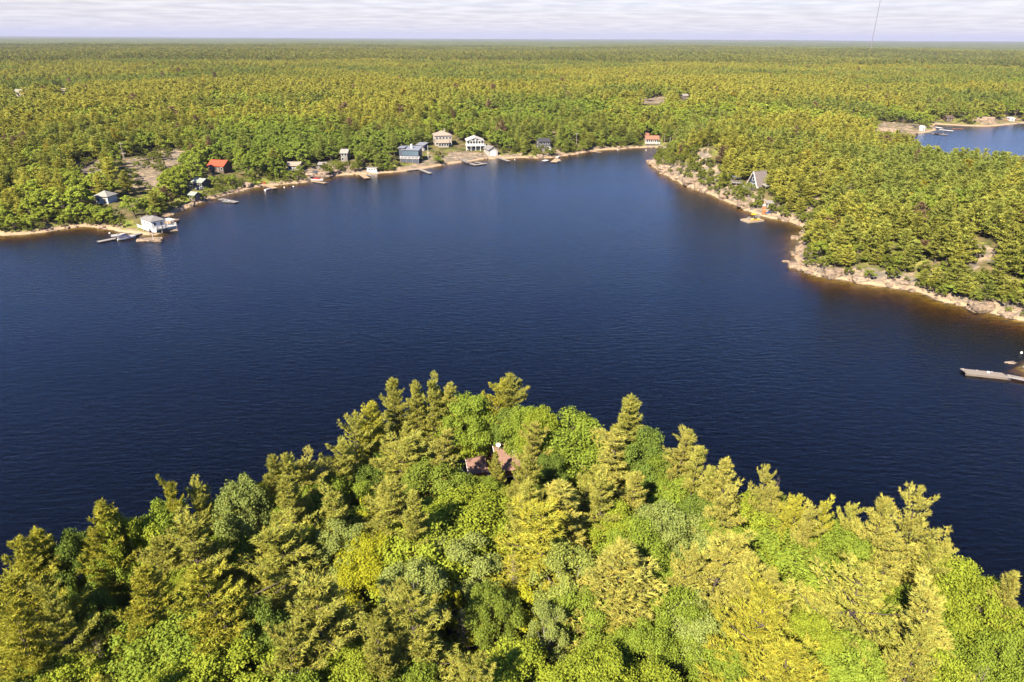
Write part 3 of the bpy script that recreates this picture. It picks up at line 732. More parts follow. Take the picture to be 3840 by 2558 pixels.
for i, (k, u, v, wpx, tone) in enumerate(NEAR):
    H = {'P': 14.0, 'W': 14.5, 'O': 11.0, 'A': 12.0, 'Y': 8.5, 'D': 10.0}[k] * random.uniform(.92, 1.1)
    if u == 1862: H = 9.0
    if u in (1730, 1830): H = 6.5
    if u == 1698: H = 9.0
    if v > 2050 and k == 'P': H *= 1.08
    for it in range(30):
        zt = 4.0 + H
        p = at(u, v, zt)
        for q in range(3):
            g = gz(p[0], p[1]); p = at(u, v, max(g, 0.5) + H)
        if shore([p[:2]])[0] > 1.2: break
        H += .6
    g = gz(p[0], p[1])
    dep = float(project([[p[0], p[1], g + H]])[2][0])
    wid = wpx / F * dep
    if math.hypot(u - 1850, (v - 1690) * 1.2) < 185: wid *= .68
    hero_xy.append((p[0], p[1], wid))
    loc = (p[0], p[1], g - .15)
    sh = 'near shore' if shore([p[:2]])[0] < 8 else 'near wood'
    if k in 'PW':
        kk = HPO[i % 2] if k == 'W' else HP[(i * 5) % 9]
        sx = max(wid * 1.55, 2.8 if math.hypot(u - 1850, (v - 1690) * 1.2) < 185 else 5.0) / (9.2 if k == 'W' else 7.0)
        c = np.array(TONES['P'][tone]) * 1.66 * random.uniform(.9, 1.12)
        tr_ = put_tree('P', kk, loc, sx, H / 16.0, c, 'x', rz=(0.2 if k == 'W' else None)); nm = ('windswept ' if k == 'W' else '') + NAMES['P'][tone]
    elif k == 'D':
        tr_ = put_tree('D', HD[i % 2], loc, max(wid, 2.4) / 4.4, H / 11.0, (1, 1, 1), 'x'); nm = 'bare dead tree'
    else:
        pr, hh, ww = {'O': (HB[(i * 5) % 6], 12.0, 10.4), 'A': (HA[i % 2], 13.0, 7.6), 'Y': (HY[i % 2], 8.0, 5.2)}[k]
        tl, nm = (TONES['A'][tone], NAMES['A'][tone]) if k == 'A' else (TONES['O'][tone], NAMES['O'][tone])
        c = np.array(tl) * 1.62 * random.uniform(.9, 1.1)
        tr_ = put_tree('O', pr, loc, max(wid * 1.4, 3.8) / ww, H / hh, c, 'x', cat='tree')
    wh_, wd_ = near_where(u, v); TODO.append((tr_, nm + ' ' + wh_, wd_))
settle(TODO)

# ------------------------------------------------------------------ things built by people
BL = {}
def paint(key, c, **k):
    if key not in BL: BL[key] = simple(key, c, **k)
    return BL[key]
WHITE = paint('white_paint', (.62, .61, .59), var=.08)
GLASS = paint('window_glass', (.03, .045, .06), rough=.08, var=.3)
BGLASS = paint('blue_glass', (.12, .19, .25), rough=.08, var=.3)
GREYW = paint('grey_boards', (.36, .33, .30), var=.25, stretch=(1, 8, 1))
TANW = paint('tan_boards', (.55, .38, .22), var=.25, stretch=(1, 8, 1))
DARK = paint('dark_stain', (.05, .045, .045))
FLOATM = paint('dock_float', (.045, .05, .06))
KEEP = []      # what trees must not hide: (u0, v0, u1, v1, depth)
def keep(u0, v0, u1, v1, dep): KEEP.append((u0, v0, u1, v1, dep))
def keep_obj(loc, w, d, h, rz, pad=3):
    c, s = math.cos(rz), math.sin(rz); P = []
    for x in (-w / 2, w / 2):
        for y in (0, d):
            for z in (0, h):
                P.append((loc[0] + x * c - y * s, loc[1] + x * s + y * c, loc[2] + z))
    u, v, dp = project(P)
    keep(u.min() - pad, v.min() - pad, u.max() + pad, v.min() + (v.max() - v.min()) * .78, dp.mean())
FOOT = []      # footprints: (x, y, radius)

def window(parent, x, z, w, h, y=None, side=None, glass=GLASS, frame=WHITE):
    """front windows face -y; side = x of the wall for left (-x) walls"""
    m = MB(); g = MB(); f = .07
    if side is None:
        g.box(x - w/2, x + w/2, y - .03, y + .03, z, z + h)
        for a in ((x-w/2-f, x-w/2, z-f, z+h+f), (x+w/2, x+w/2+f, z-f, z+h+f), (x-w/2, x+w/2, z-f, z), (x-w/2, x+w/2, z+h, z+h+f)):
            m.box(a[0], a[1], y - .06, y + .02, a[2], a[3])
    else:
        s = side; q = x
        g.box(s - .03, s + .03, q - w/2, q + w/2, z, z + h)
        for a in ((q-w/2-f, q-w/2, z-f, z+h+f), (q+w/2, q+w/2+f, z-f, z+h+f), (q-w/2, q+w/2, z-f, z), (q-w/2, q+w/2, z+h, z+h+f)):
            m.box(s - .06, s + .06, a[0], a[1], a[2], a[3])
    fo = m.build('window', frame, parent)
    g.build('pane', glass, fo)
def roof_mb(kind, w, d, h, rise, o=.5, t=.18):
    m = MB(); x0, x1, y0, y1 = -w/2 - o, w/2 + o, -o, d + o; k = rise / (d / 2); e = h - o * k * .6
    if kind == 'x':
        r = h + rise; m.slab([(x0,y0,e),(x1,y0,e),(x1,d/2,r),(x0,d/2,r)], t); m.slab([(x0,d/2,r),(x1,d/2,r),(x1,y1,e),(x0,y1,e)], t)
    elif kind == 'y':
        r = h + rise; e = h - o * rise / (w/2) * .8; m.slab([(x0,y0,e),(0,y0,r),(0,y1,r),(x0,y1,e)], t); m.slab([(0,y0,r),(x1,y0,e),(x1,y1,e),(0,y1,r)], t)
    elif kind == 'hip':
        r = h + rise; q = min(w, d) / 2
        if w >= d: a, b = (-(w/2 - q), d/2, r), (w/2 - q, d/2, r)
        else: a, b = (0, q, r), (0, d - q, r)
        if w >= d:
            m.slab([(x0,y0,e),(x1,y0,e),b,a], t); m.slab([(x1,y1,e),(x0,y1,e),a,b], t); m.slab([(x1,y0,e),(x1,y1,e),b], t); m.slab([(x0,y1,e),(x0,y0,e),a], t)
        else:
            m.slab([(x0,y0,e),(x1,y0,e),a], t); m.slab([(x1,y1,e),(x0,y1,e),b], t); m.slab([(x1,y0,e),(x1,y1,e),b,a], t); m.slab([(x0,y1,e),(x0,y0,e),a,b], t)
    elif kind == 'shed':
        m.slab([(x0,y0,h),(x1,y0,h),(x1,y1,h+rise),(x0,y1,h+rise)], t)
    elif kind == 'flat':
        m.box(x0, x1, y0, y1, h, h + .25)
    return m
def wall_mb(kind, w, d, h, rise):
    m = MB(); z0 = -1.6
    m.box(-w/2, w/2, 0, d, z0, h)
    e = .02
    if kind == 'x': m.add([(-w/2,0,h),(-w/2,d,h),(-w/2,d/2,h+rise-.1),(w/2,0,h),(w/2,d,h),(w/2,d/2,h+rise-.1)], [(0,1,2),(3,5,4),(0,2,5,3),(1,4,5,2)])
    if kind == 'y': m.add([(-w/2,0,h),(w/2,0,h),(0,0,h+rise-.1),(-w/2,d,h),(w/2,d,h),(0,d,h+rise-.1)], [(0,1,2),(3,5,4),(0,2,5,3),(1,4,5,2)])
    if kind == 'shed': m.add([(-w/2,d-.02,h),(w/2,d-.02,h),(w/2,d-.02,h+rise-.1),(-w/2,d-.02,h+rise-.1),(-w/2,.2,h),(w/2,.2,h)], [(0,1,2,3),(0,3,4),(1,5,2),(4,3,2,5)])
    return m
def rail(m, a, b, z, h=.95, n=5):
    a = Vector((*a, z)); b = Vector((*b, z)); up = Vector((0, 0, h))
    m.bar(a + up, b + up, .12); m.bar(a + up * .5, b + up * .5, .05); m.bar(a + up * .12, b + up * .12, .05)
    for i in range(n + 1):
        p = a.lerp(b, i / n); m.bar(p, p + up, .11)
def house(label, cat, u, v, wpx, d, h, rise, roof, yaw, wall, roofm, cols=3, storeys=1, deck=0, chimney=False, glass=GLASS, name='cottage', win=(1.0, 1.1), deckz=0, deckmat=None, side_win=1, door=True, loc=None, w=None, lift=0, trim=WHITE, railm=WHITE, open_=True):
    p = ground(u, v) if loc is None else loc
    dep = float(project([p])[2][0]); w = w or wpx / F * dep
    p = (p[0], p[1], max(p[2], .3) + lift); rz = R(yaw)
    t = thing(name, label, cat, p, rz)
    wall_mb(roof, w, d, h, rise).build('wall', wall, t)
    ro = roof_mb(roof, w, d, h, rise).build('roof', roofm, t)
    if chimney: MB().box(w*.1, w*.1+.7, d*.45, d*.45+.7, h + rise*.4, h + rise + 1.0).build('chimney', paint('stone', (.4,.36,.32)), ro)
    sh = h / storeys
    for s in range(storeys):
        for i in range(cols):
            x = -w/2 + w * (i + .5) / cols
            if door and s == 0 and i == cols // 2:
                MB().box(x - .45, x + .45, -.06, .02, .02, 2.0).build('door', paint('door_paint', (.25, .2, .17)), t); continue
            window(t, x, s * sh + sh * .33, min(win[0], w / cols * .8), min(win[1], sh * .55), y=-.02, glass=glass, frame=trim)
        for i in range(side_win):
            window(t, d * (i + .5) / side_win, s * sh + sh * .33, min(1.0, d / (side_win + 1)), min(win[1], sh * .5), side=-w/2 - .01, glass=glass, frame=trim)
    if deck:
        dm = MB().box(-w/2 - .6, w/2 + .6, -deck, -.02, deckz - .2, deckz)
        for x in np.linspace(-w/2 - .4, w/2 + .4, 4): dm.box(x - .08, x + .08, -deck + .05, -deck + .2, -2.2, deckz - .2)
        do = dm.build('deck', deckmat or GREYW, t)
        rm = MB(); rail(rm, (-w/2 - .55, -deck + .05), (w/2 + .55, -deck + .05), deckz, n=max(3, int(w / 1.5)))
        rail(rm, (-w/2 - .55, -deck), (-w/2 - .55, 0), deckz, n=2); rail(rm, (w/2 + .55, -deck), (w/2 + .55, 0), deckz, n=2)
        rm.build('railing', railm, do)
    if not open_: keep_obj((p[0], p[1], p[2] + h + .4), w * .8, d, rise, rz, 0)
    else: keep_obj((p[0], p[1], p[2] - .5 - (2 if deck else 0)), w + 1, d, h + rise + .5 + (2 if deck else 0), rz)
    FOOT.append((p[0] - math.sin(rz) * d / 2, p[1] + math.cos(rz) * d / 2, max(w, d) / 2 + 1.5))
    return t, w, p
def dock(label, u1, v1, u2, v2, width, mat=GREYW, z=.45, thick=.16, group=None, cat='dock', railing=False, name='dock'):
    a = at(u1, v1, z); b = at(u2, v2, z); L = float(np.hypot(*(b - a)[:2])); rz = math.atan2(b[1] - a[1], b[0] - a[0])
    t = thing(name, label, cat, (a[0], a[1], 0), rz, group)
    bm_ = MB(); n = max(3, int(L / .3)); r_ = random.Random(int(u1))
    for i in range(n):
        x0 = L * i / n; x1 = L * (i + 1) / n - .03; dz = r_.uniform(0, .015); e = r_.uniform(-.02, .02)
        bm_.box(x0, x1, -width/2 + e, width/2 + e, z - .05 + dz, z + dz)
    bm_.build('deck_board', mat, t, kind='stuff')
    MB().box(0, L, -width/2 - .02, -width/2 + .1, z - thick - .05, z - .06).box(0, L, width/2 - .1, width/2 + .02, z - thick - .05, z - .06).build('beam', paint('weathered_beam', (.22,.18,.15)), t)
    k = max(2, int(L / 3))
    for i in range(k):
        x = L * (i + .5) / k
        MB().box(x - .6, x + .6, -width/2 + .12, width/2 - .12, -.15, z - .07).build('float', FLOATM, t)
    if railing:
        m = MB(); rail(m, (0, width/2), (L, width/2), z, n=max(2, int(L/2))); rail(m, (0, -width/2), (L, -width/2), z, n=max(2, int(L/2))); m.build('railing', GREYW, t)
    us, vs2, dp = project([a, b]); keep(us.min() - 6, vs2.min() - 6, us.max() + 6, vs2.max() + 6, dp.mean())
    return t
def hull(L, W, Hh, open_=True):
    m = MB(); n = 9; rings = []
    for i in range(n):
        s = i / (n - 1); w = W / 2 * (1 - max(0, (s - .45) / .55) ** 2.2) * (0.92 + .08 * min(1, s * 5)); w = max(w, .02); x = -L/2 + L * s; r = Hh * (1 + .25 * s * s); k = Hh * -.35 * (1 - s ** 3)
        rings.append([(x, -w, r), (x - .04 * L * s, -w * .86, Hh * .2), (x - .07 * L * s, 0, k), (x - .04 * L * s, w * .86, Hh * .2), (x, w, r)])
    vs_ = [p for q in rings for p in q]; fs = []
    for i in range(n - 1):
        for j in range(4): a = i * 5 + j; fs.append((a, a + 1, a + 6, a + 5))
    fs.append((0, 4, 3, 2, 1)); m.add(vs_, fs)
    inner = []
    for i in range(n):
        x, w, r = rings[i][4][0], rings[i][4][1], rings[i][4][2]; inner.append((x - (.12 if i == n - 1 else 0), w * .78, r))
    d = MB()
    for i in range(n - 1):
        a, b = rings[i], rings[i + 1]; p, q = inner[i], inner[i + 1]
        d.add([a[4], b[4], q, p], [(0, 1, 2, 3)]); d.add([a[0], b[0], (q[0], -q[1], q[2]), (p[0], -p[1], p[2])], [(0, 3, 2, 1)])
    return m, d, inner
def boat(label, u, v, L, W, rz, hullm=WHITE, cover=None, group=None, shield=True, motor=True, canopy=None, z=.12):
    p = at(u, v, .3); t = thing('boat', label, 'boat', (p[0], p[1], z), R(rz), group); Hh = .55
    m, d, inn = hull(L, W, Hh); h_ = m.build('hull', hullm, t); d.build('gunwale', WHITE, h_)
    fl = MB(); n = len(inn)
    c0 = 5
    for i in range(n - 1):
        zz = .12 if i < c0 else inn[i][2] + .02; zq = .12 if i + 1 <= c0 else inn[i+1][2] + .02
        fl.add([(inn[i][0], -inn[i][1], zz), (inn[i+1][0], -inn[i+1][1], zq), (inn[i+1][0], inn[i+1][1], zq), (inn[i][0], inn[i][1], zz)], [(0,1,2,3)])
    fl.build('deck', paint('boat_deck', (.62, .60, .56)), t)
    if shield: MB().slab([(L*.12,-W*.34,Hh+.02),(L*.12,W*.34,Hh+.02),(L*.05,W*.3,Hh+.45),(L*.05,-W*.3,Hh+.45)], .03).build('windshield', GLASS, t)
    for y in (-.25, .25): MB().box(-L*.08, L*.02, y*W-.2, y*W+.2, .12, .5).box(-L*.1, -L*.08, y*W-.2, y*W+.2, .3, .95).build('seat', paint('boat_seat', (.5,.46,.4)), t)
    if motor: MB().box(-L/2-.35, -L/2-.02, -.18, .18, .45, .95).box(-L/2-.25, -L/2-.1, -.08, .08, -.4, .45).build('outboard_motor', paint('motor_black', (.03,.03,.035), rough=.3), t)
    if cover is not None:
        cm = MB(); ws = W * .5
        cm.add([(-L*.42,-ws*.95,Hh+.05),(-L*.42,ws*.95,Hh+.05),(L*.2,ws*.9,Hh+.08),(L*.2,-ws*.9,Hh+.08),(-L*.3,0,Hh+.55),(L*.05,0,Hh+.65)], [(0,4,1),(0,3,5,4),(3,2,5),(2,1,4,5),(0,1,2,3)]); cm.build('cover', cover, t)
    if canopy is not None:
        c = MB().box(-L*.2, L*.12, -W*.42, W*.42, 1.75, 1.82)
        for x in (-L*.18, L*.1):
            for y in (-W*.4, W*.4): c.bar((x, y, .5), (x, y, 1.75), .05)
        c.build('canopy', canopy, t)
    keep(*[float(project([p])[0][0]) - 20, float(project([p])[1][0]) - 15, float(project([p])[0][0]) + 20, float(project([p])[1][0]) + 8], float(project([p])[2][0]))
    return t
def kayak(label, p, rz, mat, L=3.2, group=None, cat='kayak', name='kayak'):
    m = MB(); n = 7; W = .62; vs_ = []; fs = []
    for i in range(n):
        s = i / (n - 1); w = W/2 * math.sin(math.pi * (s * .92 + .04)) ** .7; x = -L/2 + L * s
        vs_ += [(x, -w, .2), (x, 0, 0), (x, w, .2), (x, 0, .34)]
    for i in range(n - 1):
        for j in range(4): a = i*4 + j; b = i*4 + (j+1) % 4; fs.append((a, b, b+4, a+4))
    fs += [(3,2,1,0), tuple(4*(n-1)+k for k in range(4))]
    m.add(vs_, fs); t = thing(name, label, cat, p, R(rz), group); m.build('hull', mat, t)
    MB().box(-.4, .35, -.17, .17, .31, .37).build('cockpit', DARK, t)
    return t
def chair(label, p, rz, mat, group=None):
    t = thing('chair', label, 'chair', p, R(rz), group)
    MB().slab([(-.3,-.3,.36),(.3,-.3,.36),(.3,.3,.28),(-.3,.3,.28)], .05).build('seat', mat, t)
    MB().slab([(-.3,.28,.3),(.3,.28,.3),(.3,.55,1.05),(-.3,.55,1.05)], .05).build('backrest', mat, t)
    for x in (-.3, .3):
        MB().box(x-.05, x+.05, -.3, -.22, 0, .55).build('leg', mat, t); MB().box(x-.05, x+.05, .3, .38, 0, .5).build('leg', mat, t); MB().box(x-.08, x+.08, -.35, .4, .55, .59).build('armrest', mat, t)
    return t
def pole(label, u, v, h, r=.08, mat=None, cat='pole', name='pole', cross=False, flag=None, loc=None, group=None):
    p = ground(u, v) if loc is None else loc; t = thing(name, label, cat, (p[0], p[1], p[2] - .1), 0, group); mat = mat or paint('pole_wood', (.42,.36,.3))
    MB().cyl((0,0,0), (0,0,h), r, r*.7, 8).build('shaft', mat, t)
    if cross:
        MB().box(-1.1, 1.1, -.08, .08, h-.8, h-.62).build('crossarm', mat, t)
        for x in (-.95, 0, .95): MB().cyl((x,0,h-.62), (x,0,h-.4), .07, .05, 6).build('insulator', paint('porcelain', (.5,.5,.5)), t)
    if flag is not None:
        fl = MB()
        for i in range(6):
            y0 = .12*math.sin(i*1.1); y1 = .12*math.sin((i+1)*1.1); x0 = .08+i*.25; x1 = x0+.25; fl.add([(x0,y0,h-1.0),(x1,y1,h-1.0),(x1,y1,h-.1),(x0,y0,h-.1),(x0,y0+.02,h-1.0),(x1,y1+.02,h-1.0),(x1,y1+.02,h-.1),(x0,y0+.02,h-.1)], [(0,1,2,3),(7,6,5,4),(0,4,5,1),(3,2,6,7)])
        fl.build('flag', flag, t)
    u_, v_, d_ = project([[p[0], p[1], p[2]], [p[0], p[1], p[2] + h]]); keep(u_.min()-4, v_.min(), u_.max()+4, v_.max(), d_.mean())
    return t

PALEB = paint('pale_blue_wall', (.55, .60, .62), var=.08); LGREY = paint('light_shingles', (.36, .335, .30), var=.15, scale=4)
MGREY = paint('mid_shingles', (.26, .245, .23), var=.15, scale=4); BLUEG = paint('blue_grey_roof', (.25, .27, .32), var=.1)
BLUE = paint('navy_wall', (.06, .075, .12)); BEIGE = paint('beige_wall', (.44, .38, .31), var=.1); TANR = paint('tan_shingles', (.42, .335, .26), var=.12, scale=4)
REDR = paint('orange_metal_roof', (.62, .10, .035), rough=.5, var=.1); BRR = paint('red_brown_roof', (.40, .17, .10), var=.12)
GREENR = paint('green_grey_roof', (.33, .38, .32), var=.12); BROWN = paint('brown_wall', (.12, .075, .05)); ROOFP = paint('pink_brown_shingles', (.31, .17, .13), var=.2, scale=5)
WROOF = paint('white_roof', (.66, .63, .58), var=.08)

# the cottage in the near wood
hp = at(1895, 1668, 8.8); hx, hy = hp[0], hp[1]; hz = 3.3
t = thing('cottage', 'brown-roofed cottage half hidden among the pines on the near point', 'cottage', (hx, hy, hz), R(14))
MB().box(-1.4, 4.6, -3.4, 3.4, -1.5, 4.0).add([(-1.4,-3.4,4.0),(-1.4,3.4,4.0),(-1.4,0,5.5),(4.6,-3.4,4.0),(4.6,3.4,4.0),(4.6,0,5.5)], [(0,1,2),(3,5,4),(0,2,5,3),(1,4,5,2)]).build('wall', paint('cedar_wall', (.42, .20, .08), var=.2), t)
rf = MB(); rf.slab([(-1.8,-3.9,3.95),(5.0,-3.9,3.95),(5.0,0,5.72),(-1.8,0,5.72)], .16); rf.slab([(-1.8,0,5.72),(5.0,0,5.72),(5.0,3.9,3.95),(-1.8,3.9,3.95)], .16)
rfo = rf.build('roof', ROOFP, t)
MB().bar((-1.84,-3.9,3.93),(-1.84,0,5.7),.05,.14).bar((-1.84,0,5.7),(-1.84,3.9,3.93),.05,.14).build('fascia', WHITE, rfo)
MB().cyl((.6,-1.6,4.7),(.6,-1.6,5.4),.07).build('vent_pipe', WHITE, rfo)
# the lower wing
wl_ = at(1800, 1716, 7.2)
wx, wy = wl_[0] - hx, wl_[1] - hy; c_, s_ = math.cos(-R(14)), math.sin(-R(14)); wx, wy = wx * c_ - wy * s_, wx * s_ + wy * c_
MB().box(wx-1.6, -3.0, wy-1.9, wy+1.9, -1.5, 2.9).build('wing_wall', BL['cedar_wall'], t)
wr = MB(); wr.slab([(wx-2.0,wy-2.2,2.9),(-2.8,wy-2.2,2.9),(-2.8,wy+.1,3.9),(wx-2.0,wy+.1,3.9)], .14); wr.slab([(wx-2.0,wy+.1,3.9),(-2.8,wy+.1,3.9),(-2.8,wy+2.3,2.9),(wx-2.0,wy+2.3,2.9)], .14)
wro = wr.build('wing_roof', ROOFP, t); MB().bar((wx-2.04,wy-2.2,2.88),(wx-2.04,wy+.1,3.88),.05,.18).build('fascia', WHITE, wro)
ORW = paint('orange_stain', (.50, .20, .05), var=.2, stretch=(6, 1, 1))
dk = MB()
for i in range(18): dk.box(-5.4, 4.4, 3.5 + i * .2, 3.67 + i * .2, 2.28, 2.33)
for i in range(21): dk.box(-5.4, -1.5, -.8 + i * .2, -.63 + i * .2, 2.28, 2.33)
dko = dk.build('deck', ORW, t); dko['kind'] = 'stuff'
dr = MB(); rail(dr, (-5.4, 7.1), (4.4, 7.1), 2.33, n=8); rail(dr, (-5.4, -.8), (-5.4, 7.1), 2.33, n=7)
for x in np.arange(-5.2, 4.4, .25): dr.bar((x, 7.1, 2.4), (x, 7.1, 3.25), .05)
for y in np.arange(-.7, 7.0, .25): dr.bar((-5.4, y, 2.4), (-5.4, y, 3.25), .05)
dr.build('railing', ORW, dko)
for x, y in ((-5.3, -.7), (-5.3, 2.5), (-5.3, 7.0), (-.5, 7.0), (4.3, 7.0)): MB().box(x-.09, x+.09, y-.09, y+.09, -1.8, 2.28).build('post', ORW, t)
for x in (-.2, 1.6, 3.4): window(t, x, 1.2, 1.1, 1.4, y=-3.42)
for y in (-1.5, 1.5): window(t, y, 2.5, 1.1, 1.2, side=-1.42)
rz_ = R(14)
def house_pt(x, y, z): return (hx + x * math.cos(rz_) - y * math.sin(rz_), hy + x * math.sin(rz_) + y * math.cos(rz_), hz + z)
dp_ = at(1868, 1668, hz + 6.3)
t2 = thing('satellite_dish', 'white round satellite dish on a mast at the roof edge of the brown-roofed cottage', 'satellite dish', (dp_[0], dp_[1], hz + 5.6), 0)
ds = MB(); vs_ = [(0, .12, .7)]; n = 16
for r_ in (.2, .34):
    for i in range(n):
        a_ = 2*math.pi*i/n; vs_.append((math.cos(a_)*r_, .12 - r_*r_*.9, .7 + math.sin(a_)*r_))
fs = [(0, 1+i, 1+(i+1)%n) for i in range(n)] + [(1+i, 1+n+i, 1+n+(i+1)%n, 1+(i+1)%n) for i in range(n)]
ds.add(vs_, fs); ds.add([(x, y+.02, z) for x, y, z in vs_], [tuple(reversed(f)) for f in fs]); ds.build('dish', WHITE, t2)
MB().bar((0,.12,.7),(0,.16,-.9),.05).build('mast', paint('galvanised', (.45,.45,.45)), t2)
MB().bar((0,.05,.42),(.12,-.42,.6),.03).box(.06,.18,-.5,-.38,.55,.67).build('receiver_arm', BL['galvanised'], t2)
keep(1765, 1640, 1945, 1745, float(project([hp])[2][0]))

# far shore, left to right
house('small square cottage with a pale hip roof standing among trees on the left slope', 'cottage', 384, 764, 52, 5.0, 2.9, 1.5, 'hip', -8, PALEB, LGREY, cols=2, side_win=1)
# the white cottage on the rocky point with its wrap-round deck
A0 = at(556, 862, 2.0); yw = 50.0
t, w, p = house('white lakeside cottage with a grey roof and a white-railed deck on the rocky point', 'cottage', 0, 0, 0, 7.5, 2.9, 1.3, 'hip', yw, WHITE, MGREY, cols=2, side_win=3, loc=(A0[0] + 1.0, A0[1] + 5.0, 1.5), w=5.6)
dm = MB().box(-4.6, 6.6, -2.6, -.05, -.2, 0).box(-5.4, -2.85, -2.6, 8.6, -.2, .001)
for q in ((-5.2,-2.4),(-5.2,3),(-5.2,8.3),(0,-2.4),(6.4,-2.4),(6.4,-.3)): dm.box(q[0]-.12, q[0]+.12, q[1]-.12, q[1]+.12, -2.2, -.2)
do = dm.build('deck', paint('white_deck', (.55,.53,.50)), t)
rm = MB(); rail(rm, (-5.35,-2.55), (6.55,-2.55), 0, n=9); rail(rm, (-5.35,-2.55), (-5.35,8.5), 0, n=8); rail(rm, (6.55,-2.55), (6.55,2.0), 0, n=3)
for i in range(4): rm.box(-5.35+.0, -5.29, -2.2+i*2.7, -.6+i*2.7, .1, .9)
rm.build('railing', WHITE, do); t.scale = (.78, .78, .85)
MB().box(-2.2, 2.2, 7.55, 11.5, -1.5, 2.5).build('rear_wall', PALEB, t); q_ = MB(); q_.slab([(-2.7,7.4,2.5),(2.7,7.4,2.5),(0,9.5,3.5)], .15); q_.slab([(2.7,7.4,2.5),(2.7,12,2.5),(0,9.5,3.5)], .15); q_.slab([(2.7,12,2.5),(-2.7,12,2.5),(0,9.5,3.5)], .15); q_.slab([(-2.7,12,2.5),(-2.7,7.4,2.5),(0,9.5,3.5)], .15); q_.build('rear_roof', MGREY, t)
def loc_pt(p, yaw, x, y, z=0): c, s = math.cos(R(yaw)), math.sin(R(yaw)); return (p[0]+x*c-y*s, p[1]+x*s+y*c, p[2]+z)
gp = loc_pt(p, yw, 3.9, .47)
t = thing('gazebo', 'white-roofed open gazebo on the deck beside the white lakeside cottage', 'gazebo', gp, R(yw)); t.scale = (.8, .8, .85)
g = MB()
for a_ in ((-1.4,-1.4),(1.4,-1.4),(1.4,1.4),(-1.4,1.4)): MB().box(a_[0]-.08, a_[0]+.08, a_[1]-.08, a_[1]+.08, 0, 2.2).build('post', WHITE, t)
g = MB(); C4 = [(-1.8,-1.8,2.2),(1.8,-1.8,2.2),(1.8,1.8,2.2),(-1.8,1.8,2.2)]
for i in range(4): g.slab([C4[i], C4[(i+1)%4], (0,0,2.9)], .08)
g.build('roof', WHITE, t); MB().box(-1.8,1.8,-1.8,1.8,-1.9,.05).build('floor_frame', WHITE, t)
keep(460, 790, 640, 885, 235); FOOT.append((p[0], p[1], 11))
for i, (x, y) in enumerate(((-1.2,-1.3),(.4,-1.35),(1.6,-1.2))): chair('white chair on the deck of the white lakeside cottage, %s along its railing' % ['nearest the corner','in the middle','nearest the gazebo'][i], loc_pt(p, yw, x, y), yw + 180, WHITE, 'chairs on the white deck')
dock('long grey dock left of the white lakeside cottage with two white boats tied to it', 366, 906, 530, 874, 1.7)
boat('white speedboat with a dark blue cover on the near side of the long grey dock', 476, 893, 5.6, 2.1, 40, cover=paint('navy_cover', (.03,.035,.09)), shield=True)
boat('small open white boat on the far side of the long grey dock', 446, 883, 4.6, 1.7, 30, shield=False)
ip = at(589, 902, .1)
ROCKP = []
def rock_mesh(seed, sub=3):
    import bmesh
    bm = bmesh.new(); bmesh.ops.create_icosphere(bm, subdivisions=sub, radius=1)
    r_ = random.Random(seed); off = [r_.uniform(-9, 9) for _ in range(3)]
    from mathutils import noise as mn
    for v_ in bm.verts:
        c = v_.co.normalized(); q = c * 1.1 + Vector(off)
        k = 1 + .42 * mn.noise(q) + .2 * mn.noise(q * 2.3) + .1 * mn.noise(q * 5)
        v_.co = c * k
        for ax in range(3):
            lim = .62 + .12 * r_.random() if False else .8
            if v_.co[ax] > lim: v_.co[ax] = lim + (v_.co[ax] - lim) * .25
            if v_.co[ax] < -lim: v_.co[ax] = -lim + (v_.co[ax] + lim) * .25
    me_ = bpy.data.meshes.new('rock'); bm.to_mesh(me_); bm.free(); me_.materials.append(ROCK)
    me_.polygons.foreach_set('use_smooth', [sub > 2] * len(me_.polygons))
    return me_
RM = [rock_mesh(i, 2) for i in range(6)]; RMB = [rock_mesh(20 + i, 4) for i in range(4)]
def rock(label, p, s, rz=None, big=False, group=None, i=0, cat='rock'):
    o = link('rock', (RMB if big else RM)[i % (4 if big else 6)]); o.location = p; o.scale = s; o.rotation_euler = (0, 0, random.uniform(0, 6.28) if rz is None else R(rz))
    return tag(o, label, cat, group)
rock('low tan islet rock carrying the white flagpole, off the white cottage', (ip[0], ip[1], .05), (2.1, 1.3, .75), 15, True, i=0)
pole('white flagpole with a white flag standing on the islet rock', 0, 0, 3.4, .06, WHITE, 'flagpole', 'flagpole', flag=WHITE, loc=(ip[0]-1.0, ip[1]-.2, .5))
for u, v, sx, sy, lab in ((560,900,4.5,2.4,'flat tan rock shelf in the shallows below the white cottage'), (615,866,5,1.6,'long pale rock spit behind the gazebo'), (640,862,1.2,.9,'small round rock at the end of the pale rock spit')):
    q = at(u, v, 0); rock(lab, (q[0], q[1], .02), (sx, sy, .5), 25, True, i=int(u))
t, w, p = house('wide cottage with a bright orange-red metal roof behind trees', 'cottage', 812, 645, 62, 7, 2.8, 2.0, 'x', -12, BROWN, REDR, cols=4, side_win=2)
pole('flagpole with a small red and white flag at the right end of the orange-red roof', 836, 643, 4.5, .06, WHITE, 'flagpole', 'flagpole', flag=paint('red_white_cloth', (.6,.2,.18)))
house('dark cottage on posts with a green-grey roof in the shade of the trees', 'cottage', 742, 706, 44, 5, 2.6, 1.2, 'x', -20, DARK, GREENR, cols=3, deck=2)
house('small shed with a green-grey gable roof beside the sandy rock landing', 'shed', 722, 752, 27, 3.0, 2.3, .9, 'x', -25, paint('mauve_wall',(.25,.2,.2)), GREENR, cols=2, name='shed')
dock('grey float dock at the sandy rock landing below the green-roofed shed', 826, 745, 888, 758, 2.2)
boat('small grey aluminium boat beside the grey float dock', 852, 757, 3.8, 1.4, -20, hullm=paint('aluminium', (.42,.43,.45), metallic=.6), shield=False)
